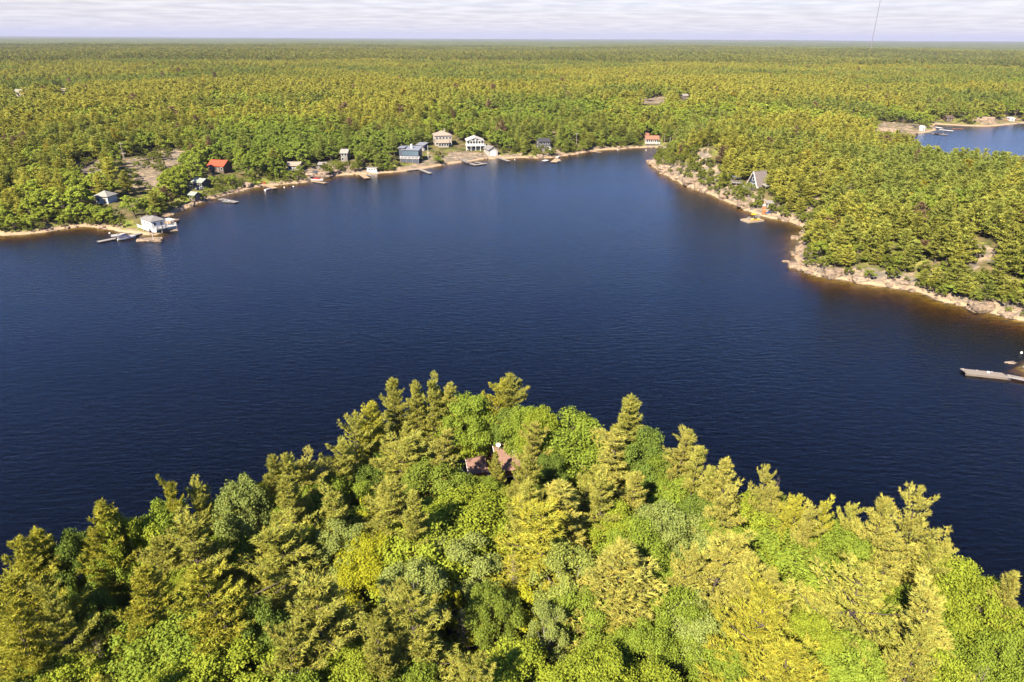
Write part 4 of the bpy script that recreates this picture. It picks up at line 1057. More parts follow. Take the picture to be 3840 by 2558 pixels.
dock('tan dock with a white jet boat beside it below the red chairs', 988, 690, 1032, 706, 2.4, TANW)
boat('small white watercraft moored left of the tan dock', 1004, 712, 3.0, 1.3, 60, shield=False, motor=False)
RED = paint('red_paint', (.55, .03, .04))
for i, u in enumerate((987, 995)):
    q = at(u, 690, .5); chair('red deck chair at the shore end of the tan dock, the %s of two' % ('left', 'right')[i], tuple(q), 170, RED, 'red chairs by the tan dock')
house('low tan-roofed cottage behind the grey rock slope', 'cottage', 1103, 641, 44, 6, 2.5, 1.3, 'x', 5, PALEB, TANR, cols=3)
for i, u in enumerate((1119, 1124, 1129)):
    q = ground(u, 643); chair('white lawn chair beside the tan-roofed cottage, %s of three' % ('left', 'middle', 'right')[i], tuple(q), 180, WHITE, 'three white lawn chairs')
house('tiny grey hut with a pale roof on top of the grey rock slope', 'hut', 1208, 635, 24, 3, 2.3, .6, 'shed', 5, MGREY, LGREY, cols=2, name='hut')
dock('long grey wooden ramp running down the grey rock slope', 1148, 641, 1168, 662, 1.3, z=1.6, cat='ramp', name='ramp', railing=True)
gp = at(1182, 664, .6)
t = thing('gazebo', 'dark-roofed screened gazebo with red seats on the dock by the grey rock slope', 'gazebo', tuple(gp), R(-15))
for a_ in ((-1.5,-1.4),(1.5,-1.4),(1.5,1.4),(-1.5,1.4)): MB().box(a_[0]-.09, a_[0]+.09, a_[1]-.09, a_[1]+.09, 0, 2.2).build('post', DARK, t)
MB().slab([(-1.9,-1.8,2.2),(1.9,-1.8,2.2),(0,0,3.0)], .08).slab([(1.9,-1.8,2.2),(1.9,1.8,2.2),(0,0,3.0)], .08).slab([(1.9,1.8,2.2),(-1.9,1.8,2.2),(0,0,3.0)], .08).slab([(-1.9,1.8,2.2),(-1.9,-1.8,2.2),(0,0,3.0)], .08).build('roof', paint('dark_canvas', (.06,.06,.07)), t)
MB().box(-1.2,1.2,.6,1.2,.05,.5).box(-1.2,1.2,1.1,1.25,.5,1.0).build('bench', RED, t); MB().box(-2,2,-2,2,-.55,0).build('floor_frame', GREYW, t)
keep(1160, 635, 1200, 672, 330)
dock('low tan dock holding the white boat with the red cover', 1168, 678, 1222, 686, 1.8, TANW)
boat('white motorboat with a bright red cover moored beside the low tan dock', 1192, 675, 5.8, 2.2, -20, cover=paint('red_cover', (.45,.02,.03)))
q = ground(1214, 660); kayak('white canoe lying on the rocks right of the dark gazebo', (q[0], q[1], q[2]+.1), -50, WHITE, 5, cat='canoe', name='canoe')
house('weathered grey cottage mostly hidden behind tall pines', 'cottage', 1292, 606, 24, 6, 4.2, 1.5, 'x', 0, MGREY, LGREY, cols=2, storeys=2)
dock('wide grey dock platform beside the white houseboat', 1342, 647, 1392, 643, 4.0)
dock('orange-tan finger dock pointing out from the wide grey platform', 1352, 652, 1378, 668, 2.6, TANW)
boat('small black fishing boat tied to the orange-tan finger dock', 1384, 660, 4.0, 1.5, -60, hullm=paint('black_hull', (.03,.03,.035)), shield=False)
hp2 = at(1397, 646, .3)
t = thing('houseboat', 'white houseboat with a flat roof moored at the wide grey platform', 'houseboat', (hp2[0], hp2[1], .2), R(-5))
MB().box(-2.9,2.9,-1.4,1.4,-.3,.4).build('hull', WHITE, t); MB().box(-2.3,2.3,-1.2,1.2,.4,2.3).build('cabin', WHITE, t); MB().box(-2.9,2.7,-1.5,1.5,2.3,2.42).build('roof', LGREY, t)
for x in (-1.2, 0.1, 1.4): window(t, x, 1.2, .9, .6, y=-1.21)
keep(1376, 622, 1418, 650, 350)
# the blue modern house
t, w, p = house('modern blue glass house with stepped blue-grey flat roofs above the L-shaped dock', 'house', 1540, 606, 62, 8, 4.0, .9, 'shed', -6, BLUE, BLUEG, cols=4, glass=BGLASS, name='house', win=(2.4, 2.6), deck=2.4, deckz=0, door=False, lift=1.8, trim=BLUEG)
MB().box(-w/2-.5, w/2+.5, -2.2, .0, -3.4, -.22).build('base_wall', BLUE, t)
MB().box(-w*.72, -w*.5, 1, 7, -1, 4.6).build('side_wall', BLUE, t); MB().box(-w*.78, -w*.35, .5, 7.5, 4.65, 4.95).build('upper_roof', BLUEG, t)
MB().box(-.5,.4,3,3.9,4.4,6.4).build('chimney', WHITE, t)
keep(1475, 560, 1566, 616, 385)
house('small blue-grey boathouse cabin up the slope behind the modern blue house', 'cabin', 1576, 563, 30, 5, 2.7, .8, 'shed', -18, BLUE, BLUEG, cols=2, glass=BGLASS, name='cabin', win=(1.6,1.8), deck=1.6, trim=BLUEG)
dock('grey shore deck forming the inner arm of the L-shaped dock below the blue house', 1528, 638, 1576, 633, 2.2)
dock('grey finger dock forming the outer arm of the L-shaped dock', 1574, 634, 1616, 650, 1.9)
pole('tall white flagpole above the path between blue house and beige house', 1606, 596, 7.0, .09, WHITE, 'flagpole', 'flagpole')
# beige two-storey house
t, w, p = house('beige two-storey house with a tan hip roof and chimney, set highest on the slope', 'house', 1664, 549, 62, 9, 6.0, 2.0, 'hip', 14, BEIGE, TANR, cols=5, storeys=2, name='house', chimney=True, side_win=2)
MB().box(-w*.35, w*.25, -3.6, -.05, -1.5, 2.4).build('porch_wall', BEIGE, t)
MB().slab([(-w*.4,-4.1,2.4),(w*.3,-4.1,2.4),(w*.3,-.1,3.4),(-w*.4,-.1,3.4)], .15).build('porch_roof', TANR, t)
for i in range(4): window(t, -w*.28 + i * w * .15, .7, 1.0, 1.2, y=-3.62)
keep(1625, 498, 1698, 562, 440)
# white chalet
t, w, p = house('white chalet with a broad pale gable roof, big gable windows and a full-width balcony', 'house', 1783, 563, 62, 9, 5.2, 1.7, 'y', 8, paint('cream_wall', (.60,.56,.50)), WROOF, cols=6, storeys=2, name='house', side_win=2, win=(1.4, 1.8), door=False)
MB().box(-w/2-.8, w/2+.8, -2.3, -.02, 2.5, 2.7).build('balcony', WHITE, t)
rm = MB(); rail(rm, (-w/2-.75,-2.25), (w/2+.75,-2.25), 2.7, n=8); rail(rm, (-w/2-.75,-2.25), (-w/2-.75,0), 2.7, n=2); rm.build('railing', WHITE, t)
for x in np.linspace(-w/2-.6, w/2+.6, 5): MB().box(x-.1, x+.1, -2.2, -2.0, -1.5, 2.5).build('post', WHITE, t)
window(t, -1.0, 5.1, 1.4, .8, y=-.02); window(t, 1.0, 5.1, 1.4, .8, y=-.02)
keep(1730, 520, 1820, 570, 420)
t, w, p = house('light grey boathouse garage with a white roll-up door at the water', 'boathouse', 1850, 585, 36, 8, 3.4, 1.6, 'y', 22, paint('pale_grey_wall', (.52,.50,.47)), MGREY, cols=1, side_win=1, name='boathouse', door=False)
MB().box(-w*.3, w*.3, -.1, -.03, 0, 2.7).build('garage_door', WHITE, t)
keep(1808, 545, 1870, 592, 390)
dock('grey deck ramp with railings leading to the U-shaped dock', 1731, 600, 1760, 610, 1.8, railing=True, z=.9)
dock('low grey platform beside the U-shaped dock', 1752, 596, 1778, 592, 2.6, z=.9)
dock('grey main arm of the U-shaped dock', 1748, 608, 1788, 619, 2.0)
dock('grey outer arm of the U-shaped dock', 1786, 618, 1822, 612, 2.0)
dock('short grey inner arm of the U-shaped dock', 1782, 607, 1812, 613, 1.2)
dock('grey ramp dock at the boathouse garage', 1858, 590, 1880, 592, 4.0)
dock('grey finger dock running out from the boathouse garage ramp', 1876, 593, 1910, 604, 1.8)
t, w, p = house('dark charcoal cottage with white posts above the stone wall', 'cottage', 2042, 562, 42, 7, 4.6, 1.4, 'x', 12, paint('charcoal_wall', (.10,.10,.11)), paint('charcoal_roof', (.05,.05,.055)), cols=3, storeys=2, deck=2.0, side_win=1, railm=WHITE)
dock('narrow white plank walkway up the bank right of the charcoal cottage', 2062, 563, 2062, 545, 1.2, paint('pale_boards', (.6,.56,.5)), z=4.0, cat='walkway', name='walkway')
sw = ground(2075, 580)
t = thing('stone_wall', 'low dry stone retaining wall above the tan T-shaped dock', 'wall', tuple(sw), R(-8))
for i in range(14):
    for j in range(2):
        o = link('stone', RM[(i + j) % 6], t); o.location = (-5 + i * .75 + j * .3, random.uniform(-.1, .1), .1 + j * .5); o.scale = (.42, .36, .3); o.rotation_euler = (0, 0, random.uniform(0, 6))
dock('tan shore section of the T-shaped dock below the charcoal cottage', 2086, 594, 2096, 583, 1.6, paint('pale_boards', (.6,.56,.5)))
dock('wide orange-tan end section of the T-shaped dock', 2076, 608, 2090, 596, 3.4, TANW)
dock('small square boat lift platform right of the T-shaped dock', 2098, 600, 2098, 604, 1.2, GREYW)
dock('white square swimming raft floating alone left of the T-shaped dock', 2038, 603, 2052, 600, 2.4, WHITE, cat='swim raft', name='raft')
dock('narrow brown dock lying along the bank of the inner bay', 2220, 567, 2255, 571, 1.2, TANW)
t, w, p = house('red-roofed cottage with a white veranda at the head of the bay', 'cottage', 2446, 538, 46, 6, 2.6, 1.7, 'x', 0, BEIGE, BRR, cols=6, deck=2.0, win=(.9, 1.3), side_win=1)
MB().box(-w/2, -w/2 + 2, 2, 6.5, 3.5, 5.5).build('dormer', BRR, t)
keep(2420, 505, 2475, 548, 500)
dock('pale wooden boat ramp right of the red-roofed cottage', 2485, 549, 2492, 560, 3.0, paint('pale_boards', (.6,.56,.5)), cat='ramp', name='ramp')
pole('brown bare pole right of the red-roofed cottage', 2490, 545, 6, .12, group=None)
pole('thin pale pole farthest right by the boat ramp', 2511, 545, 5, .08, WHITE)
pole('brown utility pole with a crossarm above the inner bay', 2161, 549, 8, .16, cross=True, cat='utility pole', name='utility_pole')
pole('grey leaning utility pole at the back of the left rock clearing', 464, 598, 8, .14, cross=True, cat='utility pole', name='utility_pole')
pole('brown utility pole in the middle of the left rock clearing', 474, 628, 7, .14, cross=True, cat='utility pole', name='utility_pole')
pole('thin utility pole at the right of the left rock clearing', 668, 615, 7, .12, cross=True, cat='utility pole', name='utility_pole')

# the right-hand peninsula
q = ground(2812, 706); yA = -58
t = thing('a_frame_cabin', 'steep grey A-frame cabin with white front trim on the right peninsula', 'cabin', (q[0] + 1.0, q[1], q[2] - .2), R(yA)); W_a, H_a, D_a = 3.3, 6.8, 7.0
rf = MB(); rf.slab([(0,-.7,H_a+.15),(0,D_a,H_a+.15),(W_a+.15,D_a,-.2),(W_a+.15,-.7,-.2)], .16); rf.slab([(0,-.7,H_a+.15),(0,D_a,H_a+.15),(-W_a-.15,D_a,-.2),(-W_a-.15,-.7,-.2)], .16)
rfo = rf.build('roof', paint('mauve_shingles', (.27,.225,.22), var=.12), t)
MB().bar((-W_a-.15,-.75,-.2),(0,-.75,H_a+.2),.12,.35).bar((W_a+.15,-.75,-.2),(0,-.75,H_a+.2),.12,.35).build('fascia', WHITE, rfo)
MB().add([(-W_a+.2,0,-1),(W_a-.2,0,-1),(0,0,H_a-.2),(-W_a+.2,D_a-.2,-1),(W_a-.2,D_a-.2,-1),(0,D_a-.2,H_a-.2)], [(0,1,2),(3,5,4),(0,3,4,1)]).build('wall', paint('dark_blue_wall', (.06,.08,.12)), t)
window(t, -.7, .8, 1.0, 1.4, y=-.04); window(t, .8, .8, 1.0, 1.4, y=-.04); window(t, 0, 3.4, .9, 1.0, y=-.04)
dm = MB().box(-3.2,3.2,-3.4,-.05,-.2,0)
for x in (-3,0,3): dm.box(x-.1,x+.1,-3.3,-3.1,-2.2,-.2)
do = dm.build('deck', GREYW, t); rm = MB(); rail(rm, (-3.2,-3.35),(3.2,-3.35),0,n=5); rail(rm, (-3.2,-3.35),(-3.2,0),0,n=2); rail(rm, (3.2,-3.35),(3.2,0),0,n=2); rm.build('railing', WHITE, do)
MB().slab([(3.0,1.5,2.3),(3.0,6,2.3),(5.4,6,1.5),(5.4,1.5,1.5)], .12).build('porch_roof', LGREY, t)
MB().box(5.1,5.25,1.6,1.75,-1.5,1.6).box(5.1,5.25,5.7,5.85,-1.5,1.6).build('post', WHITE, t)
keep(2790, 650, 2855, 712, 290); FOOT.append((q[0]+1, q[1]+3, 7))
q = ground(2760, 690)
t = thing('gazebo', 'dark square gazebo on a railed deck left of the A-frame cabin', 'gazebo', (q[0], q[1], q[2] + .9), R(-15))
for a_ in ((-1.4,-1.3),(1.4,-1.3),(1.4,1.3),(-1.4,1.3)): MB().box(a_[0]-.09, a_[0]+.09, a_[1]-.09, a_[1]+.09, 0, 2.1).build('post', DARK, t)
MB().slab([(-1.8,-1.7,2.1),(1.8,-1.7,2.1),(0,0,2.6)], .08).slab([(1.8,-1.7,2.1),(1.8,1.7,2.1),(0,0,2.6)], .08).slab([(1.8,1.7,2.1),(-1.8,1.7,2.1),(0,0,2.6)], .08).slab([(-1.8,1.7,2.1),(-1.8,-1.7,2.1),(0,0,2.6)], .08).build('roof', paint('slate_roof', (.13,.14,.16)), t)
dm = MB().box(-2.2,2.2,-2.2,1.6,-.2,0)
for x in (-2,0,2): dm.box(x-.08,x+.08,-2.1,-1.95,-2.5,-.2)
do = dm.build('deck', GREYW, t); rm = MB(); rail(rm, (-2.2,-2.15),(2.2,-2.15),0,n=4); rail(rm,(-2.2,-2.15),(-2.2,1.5),0,n=3); rm.build('railing', GREYW, do)
keep(2742, 668, 2775, 700, 300)
# swim raft with its clutter
c = [at(2788, 824, .5), at(2822, 835, .5), at(2854, 822, .5), at(2822, 811, .5)]
ctr = sum(c) / 4; e1 = c[1] - c[0]; e2 = c[2] - c[1]; rz = math.atan2(e1[1], e1[0]); L1 = float(np.hypot(*e1[:2])); L2 = float(np.hypot(*e2[:2]))
t = thing('raft', 'square pale swimming raft loaded with yellow kayaks, moored off the A-frame shore', 'swim raft', (ctr[0], ctr[1], 0), rz)
L1, L2 = max(L1, 4.2), max(L2, 4.6)
for i in range(16): MB().box(-L1/2, L1/2, -L2/2 + i*L2/16, -L2/2 + (i+1)*L2/16 - .03, .42, .48).build('plank', TANW, t)
MB().box(-L1/2+.05, L1/2-.05, -L2/2+.05, L2/2-.05, -.12, .41).build('float', paint('raft_side', (.5,.42,.34)), t)
rm = MB(); rail(rm, (-L1/2, L2/2-.1), (0, L2/2-.1), .48, n=3); rm.build('railing', paint('galvanised', (.45,.45,.45)), t)
YEL = paint('yellow_plastic', (.75, .50, .02), rough=.4)
for i, (x, y) in enumerate(((.6, .9), (1.2, -.3), (1.4, .4))): kayak('yellow kayak on the pale swimming raft, %s' % ('the farthest of three', 'the nearest of three', 'the middle of three')[i], loc_pt((ctr[0], ctr[1], .48), math.degrees(rz), x, y), math.degrees(rz) + 60 + i * 8, YEL, 2.6, 'kayaks on the raft')
up = loc_pt((ctr[0], ctr[1], .48), math.degrees(rz), -.5, .8)
t = thing('umbrella', 'yellow and white sun umbrella standing on the pale swimming raft', 'umbrella', up)
m = MB(); n = 8; ring = [(1.15*math.cos(2*math.pi*i/n), 1.15*math.sin(2*math.pi*i/n), 1.75) for i in range(n)]
m.add(ring + [(0,0,2.2)] + [(x, y, z-.03) for x, y, z in ring] + [(0,0,2.15)], [(i, (i+1)%n, n) for i in range(n)] + [((i+1)%n+n+1, i+n+1, 2*n+1) for i in range(n)]); m.build('canopy', YEL, t); MB().cyl((0,0,0),(0,0,2.2),.03).build('shaft', WHITE, t)
for i, (x, y) in enumerate(((-1.3, -.8), (-.2, -1.5))): chair('grey metal chair on the near side of the swimming raft, %s' % ('left', 'right')[i], loc_pt((ctr[0], ctr[1], .48), math.degrees(rz), x, y), 200 + i * 40, BL['galvanised'], 'chairs on the raft')
keep(2780, 800, 2862, 842, 220)
a = ground(2866, 806); b = ground(2868, 776)
t = thing('stairs', 'orange wooden stairs climbing the rock from the shore by the raft', 'stairs', (a[0], a[1], a[2]), math.atan2(b[1]-a[1], b[0]-a[0]) - math.pi/2)
Ls = float(np.hypot(*(b-a)[:2])); hs = float(b[2]-a[2])
for i in range(14): MB().box(-.7, .7, Ls*i/14, Ls*(i+1)/14 - .02, hs*i/14 + .15, hs*i/14 + .25).build('step', ORW, t)
MB().bar((-.75,0,.1),(-.75,Ls,hs+.1),.08,.25).bar((.75,0,.1),(.75,Ls,hs+.1),.08,.25).build('stringer', ORW, t)
house('tiny pale hut half hidden by the big green tree above the orange stairs', 'hut', 2885, 782, 18, 2.4, 2.1, .4, 'shed', -10, LGREY, LGREY, cols=1, side_win=0, name='hut', door=False)
q = ground(2880, 800)
t = thing('tarp', 'crumpled blue tarp on the rock below the tiny pale hut', 'tarp', (q[0], q[1], q[2]), .3)
m = MB(); r_ = random.Random(4); vs_ = [(x*.45-1.1, y*.4-.6, .12 + r_.uniform(0, .45)) for y in range(4) for x in range(6)]
m.add(vs_, [(y*6+x, y*6+x+1, y*6+x+7, y*6+x+6) for y in range(3) for x in range(5)]); m.build('cloth', paint('blue_tarp', (.03,.10,.38), rough=.4), t)
for i, u in enumerate((2862, 2867)):
    q = ground(u, 775); chair('white chair at the top of the orange stairs, %s of two' % ('left', 'right')[i], tuple(q), 180, WHITE, 'two white chairs above the stairs')
# small dock at the right edge
a = at(3606, 1390, .5); b = at(3774, 1408, .5); L = float(np.hypot(*(b-a)[:2])); rz = math.atan2(b[1]-a[1], b[0]-a[0])
t = thing('dock', 'wide weathered grey dock with uneven ends at the right edge, nearest dock of all', 'dock', (a[0], a[1], 0), rz)
PLK = [simple('dock_plank_%s' % 'abc'[i], c, .85, .25, 2, stretch=(1, 6, 1)) for i, c in enumerate(((.30,.255,.22), (.34,.285,.24), (.26,.225,.19)))]
for i in range(9):
    x0 = [.0, .0, .1, .25, .3, .5, .5, .35, .6][i]; x1 = L + [-.4, -.3, -.3, -.1, 0, .3, .5, .6, .3][i]; y = 1.05 - i * .25
    MB().box(x0, x1, y-.235, y, .45 + random.uniform(0, .02), .51).build('plank', PLK[i % 3], t)
MB().box(.4, L-.1, -1.2, -1.1, .1, .44).box(.4, L-.1, .9, 1.0, .1, .44).build('beam', BL['weathered_beam'], t)
for x in (1.5, 4.5, 7.5): MB().box(x-.8, x+.8, -1.05, .85, -.2, .40).build('float', FLOATM, t)
for x, y in ((.5,.95),(3,.98),(5.6,.98)): MB().cyl((x,y,.5),(x,y,.62),.07).build('cleat', WHITE, t)
q = at(3706, 1397, .53); t = thing('bucket', 'small white bucket lid standing on the weathered grey dock', 'bucket', (q[0], q[1], .52)); MB().cyl((0,0,0),(0,0,.16),.26,.28,12).build('tub', WHITE, t); MB().cyl((0,0,.165),(0,0,.19),.29,.29,12).build('lid', WHITE, t)
a = at(3778, 1407, .6); b = at(3900, 1432, .6); L = float(np.hypot(*(b-a)[:2])); rz = math.atan2(b[1]-a[1], b[0]-a[0])
t = thing('gangway', 'narrow grey gangway joining the weathered dock to the right shore', 'gangway', (a[0], a[1], 0), rz)
n = int(L / .6)
for i in range(n): MB().box(L*i/n, L*(i+1)/n-.03, -.45, .45, .5, .56).build('plank', PLK[(i+1) % 3], t)
MB().box(0,L,-.5,-.42,.35,.6).box(0,L,.42,.5,.35,.6).build('beam', paint('alu_beam', (.35,.33,.33)), t)
for i, (u1, v1, u2, v2) in enumerate(((3767,1358,3802,1355),(3769,1360,3811,1360),(3780,1362,3806,1364))):
    a = at(u1, v1, .1); b = at(u2, v2, .1); t = tag(MB().cyl((0,0,0), tuple(b-a), .10, .07, 8).build('driftwood_log', paint('bleached_log', (.42,.33,.26))), 'bleached floating log off the weathered dock, %s of three' % ('farthest','middle','nearest')[i], 'log', 'floating logs'); t.location = (a[0], a[1], .08)
def buoy(lab, u, v, r=.22):
    q = at(u, v, .1); o = MB().cyl((0,0,-.1),(0,0,.12),r,r,10).cyl((0,0,.12),(0,0,.3),r,r*.4,10).build('buoy', WHITE); o.location = (q[0], q[1], 0); tag(o, lab, 'buoy', 'white mooring buoys')
buoy('small white buoy by the right edge, beyond the weathered dock', 3831, 1322)
for lab, u, v in (('white buoy in the shallows left of the long grey dock', 411, 874), ('white buoy right of the red boat dock', 1100, 699), ('faint white buoy nearest the tan dock with the red chairs', 1066, 702), ('white buoy off the red-roofed cottage', 2423, 563), ('tiny white buoy in the middle of the inner bay', 2317, 562), ('white buoy beside the boathouse finger dock', 1930, 599)): buoy(lab, u, v, .3)
q = at(2947, 981, 0); rock('lone low pink islet rock off the tip of the right peninsula', (q[0], q[1], .0), (1.5, .8, .42), 10, True, i=1)
for u, v, sx, sy, sz, lab in ((3693,1151,5.0,2.6,1.6,'long rounded grey granite hump on the lower right shore'),(3130,1025,3.4,2.2,2.0,'square grey granite block above the right shore'),(2985,1000,3.0,2.2,1.5,'knobbly pale granite headland at the bend of the right shore'),
    (3230,1045,2.6,1.7,1.0,'low rounded grey boulder in the middle of the right shore'),(2735,735,4.6,3.4,2.6,'huge dark-streaked granite face left of the A-frame slope'),(2595,680,4.6,3.2,2.2,'smooth grey granite dome on the upper peninsula shore'),(2650,712,3.4,2.6,2.0,'grey wedge of granite beside the smooth dome'),
    (2460,612,4.2,3.4,2.2,'pale bluff of granite at the tip of the peninsula'),(2495,630,4,3,2.0,'second pale granite bluff just behind the peninsula tip'),(2800,770,4.2,3.0,1.9,'cracked brown granite slab above the raft'),(2985,955,2.2,1.6,1.0,'pale granite lump left of the island channel'),(2985,895,2.4,1.7,1.2,'pale granite lump in the corner of the golden cove'),
    (1180,655,9,5,2.0,'broad dark grey granite slope behind the dark gazebo'),(1240,645,5,3.5,2.0,'dark grey granite knob right of the tiny hut'),(3320,495,11,6,4,'far pink granite knoll at the head of the far bay'),(3400,505,8,4,3,'smaller pink granite knoll on the far bay point'),(3680,455,13,7,5,'pale granite hill behind the far beach')):
    q = ground(u, v); rock(lab, (q[0], q[1], q[2] - sz * .15), (sx, sy, sz), random.uniform(-25, 25), True, i=int(u))
# the far bay
dock('long white dock in the far bay, the nearer of two', 3524, 486, 3575, 491, 2.4, WHITE)
dock('short white dock in the far bay, the farther of two', 3507, 476, 3534, 481, 2.4, WHITE)
q = at(3592, 484, .1); kayak('orange canoe floating at the end of the white docks in the far bay', (q[0], q[1], .02), 0, paint('orange_plastic', (.6,.22,.04)), 8, cat='canoe', name='canoe')
dock('dark low dock on the near side of the far bay point', 3480, 497, 3552, 506, 2.4)
boat('dark covered boat at the end of the dark low dock in the far bay', 3524, 503, 6.5, 2.4, 0, hullm=BL['black_hull'], cover=paint('black_cover', (.03,.03,.04)))
house('little brown hut with a brown roof on the far bay beach', 'hut', 3560, 456, 24, 5, 2.8, 1.6, 'x', 0, BROWN, BROWN, cols=2, side_win=0, name='hut')
house('small white boathouse on the far bay point', 'boathouse', 3462, 492, 11, 3, 2.8, .8, 'y', 10, WHITE, WHITE, cols=1, side_win=0, name='boathouse')
dock('pale dock on the far right edge of the far bay', 3812, 462, 3845, 463, 2.6, GREYW)
house('white low cabin at the back of the far beach', 'cabin', 3795, 455, 16, 4, 2.2, .6, 'shed', 0, WHITE, WHITE, cols=1, side_win=0, name='cabin')
for i, u in enumerate((3775, 3808)):
    q = ground(u, 452); kayak('red canoe on the far beach, %s' % ('left of the white cabin', 'right of the white cabin')[i], (q[0], q[1], q[2]+.2), 20, RED, 7, cat='canoe', name='canoe')
house('grey-roofed house deep in the forest at the far left', 'house', 75, 362, 44, 9, 3.5, 2.5, 'x', 0, BEIGE, LGREY, cols=4, name='house', open_=False)
house('small pale house among the far left trees, right of the grey-roofed one', 'house', 238, 352, 20, 8, 3, 2, 'x', 0, BEIGE, TANR, cols=2, name='house', open_=False)
house('lone flat-roofed cabin by the forest rock clearing', 'cabin', 2570, 372, 18, 8, 3, 1.2, 'x', 0, BROWN, LGREY, cols=2, name='cabin')
# the mast on the horizon
mp_ = at(3266, 176, 10.0); Lm = math.hypot(mp_[0], mp_[1]); mp_ = mp_ / Lm * min(Lm, 3200)
t = thing('radio_mast', 'tall thin grey radio mast rising from the horizon forest at upper right', 'radio mast', (mp_[0], mp_[1], gz(mp_[0], mp_[1])))
m = MB(); rr = .8; Hm = 205; cs = [(rr*math.cos(a), rr*math.sin(a)) for a in (0, 2.094, 4.189)]
for x, y in cs: m.bar((x, y, 0), (x, y, Hm), .6)
m.build('leg', paint('mast_grey', (.28,.26,.28)), t)
m = MB(); n = 68
for k in range(n):
    for i in range(3):
        a, b = cs[i], cs[(i+1)%3]; z0, z1 = Hm*k/n, Hm*(k+1)/n; m.bar((*a, z0), (*b, z1), .18)
m.build('bracing', BL['mast_grey'], t)
MB().box(-3,3,-2.5,2.5,0,4).build('equipment_hut', LGREY, t)

# ------------------------------------------------------------------ forest
def jitter_grid(x0, x1, y0, y1, s, seed):
    r = np.random.default_rng(seed)
    X, Y = np.meshgrid(np.arange(x0, x1, s), np.arange(y0, y1, s * .87))
    X = X + (np.arange(Y.shape[0]) % 2)[:, None] * s / 2
    P = np.stack([X.ravel(), Y.ravel()], 1); return P + r.uniform(-.42 * s, .42 * s, P.shape), r
def in_view(P, mrg=8):
    az = np.degrees(np.arctan2(P[:, 0], P[:, 1])); r = np.hypot(P[:, 0], P[:, 1])
    return (np.abs(az) < 39 + mrg) | ((r < 260) & (np.abs(az) < 60))
def build_pts(P, s, r, lod):
    x, y = P[:, 0], P[:, 1]
    d = shore(P); rr = np.hypot(x, y)
    ok = in_view(P) & (d > (0.9 + 3.6 * vnoise(x / 14, y / 14, 5)))
    ok &= ~((y < 130) & (np.abs(x) < 104))
    P, d = P[ok], d[ok]; x, y = P[:, 0], P[:, 1]; n = len(P)
    z = terr(P, d)
    right = (x > 10 + .05 * y) & (y < 470)
    leftshore = (~right) & (y < 560)
    cl = fbm(x / 38, y / 38, 91, 3) - .5
    cl2 = fbm(x / 120, y / 120, 95, 3) - .5
    pp = np.where(right, .84, np.where(leftshore, .34 + .30 * np.clip(d / 150, 0, 1), .60)) + cl * 1.3 + cl2 * 1.6
    isP = r.random(n) < pp
    H = np.where(isP, r.uniform(6.5, 11.5, n), r.uniform(5, 9, n)) * np.where(d < 9, .72, 1) * np.where(rr[ok] > 450, 1.1, 1)
    small = (r.random(n) < .16); H = np.where(small, H * .55, H)
    W = np.where(isP, r.uniform(.8, 1.3, n) * 6.6, r.uniform(.8, 1.3, n) * 7.4) * (.5 + .5 * H / np.where(isP, 9.5, 7.5))
    if lod == 2: W *= 1.12
    # sight lines to cottages and clearings stay open
    keepm = np.ones(n, bool)
    for f in (.35, .7, 1.0):
        u, v, dp = project(np.column_stack([x, y, z + H * f]))
        wu = W * (.5 if f < .9 else .2) / dp * F
        for (u0, v0, u1, v1, dd) in KEEP:
            hit = (u + wu * .8 > u0) & (u - wu * .8 < u1) & (v > v0) & (v < v1 + 3) & (dp < dd + 2)
            if dd < 380:
                hit &= r.random(n) > .12
            keepm &= ~hit
        for poly, rk, gr in CLEAR:
            h = pip(u, v, poly); keepm &= ~(h & (r.random(n) > (.04 if rk > .7 or (rk == .6 and gr == .3) else (.12 if rk > .605 else .16))))
    u, v, dp = project(np.column_stack([x, y, z]))
    for poly, rk, gr in CLEAR: keepm &= ~(pip(u, v, poly) & (r.random(n) > .04))
    for fx, fy, fr in FOOT: keepm &= np.hypot(x - fx, y - fy) > fr
    k = keepm
    P, d, z, isP, H, W = P[k], d[k], z[k], isP[k], H[k], W[k]; x, y = P[:, 0], P[:, 1]; n = len(P)
    # tones
    a = r.random(n)[:, None]; b = np.clip(fbm(x / 90, y / 90, 97, 3) * 3.0 - 1.0 + r.normal(0, .18 if lod == 1 else .1, n), 0, 1)[:, None]
    pt = np.array([.105, .122, .026]) * (1 - b) + np.array([.168, .160, .028]) * b
    ot = np.array([.080, .106, .017]) * (1 - b) + np.array([.120, .142, .019]) * b
    T = np.where(isP[:, None], pt, ot) * ((1.42 + .7 * a) if lod == 1 else (1.45 + .32 * a))
    yl = (r.random(n) < .018)[:, None]; T = np.where(yl, np.array([.25, .21, .03]), T)
    br = (r.random(n) < (.035 if lod == 1 else .012))[:, None]; T = np.where(br & isP[:, None], np.array([.17, .115, .065]), T)
    return dict(P=P, z=z, d=d, isP=isP, H=H, W=W, T=T, yl=yl[:, 0], br=br[:, 0] & isP, b=b[:, 0])
Pn, r1 = jitter_grid(-520, 520, 90, 480, 4.7, 1)
near = build_pts(Pn[np.hypot(Pn[:, 0], Pn[:, 1]) <= 470], 4.7, r1, 1)
Pf, r2 = jitter_grid(-1500, 1500, 250, 1550, 5.2, 2)
rf_ = np.hypot(Pf[:, 0], Pf[:, 1]); mid = build_pts(Pf[(rf_ > 470) & (rf_ < 1500)], 5.9, r2, 2)
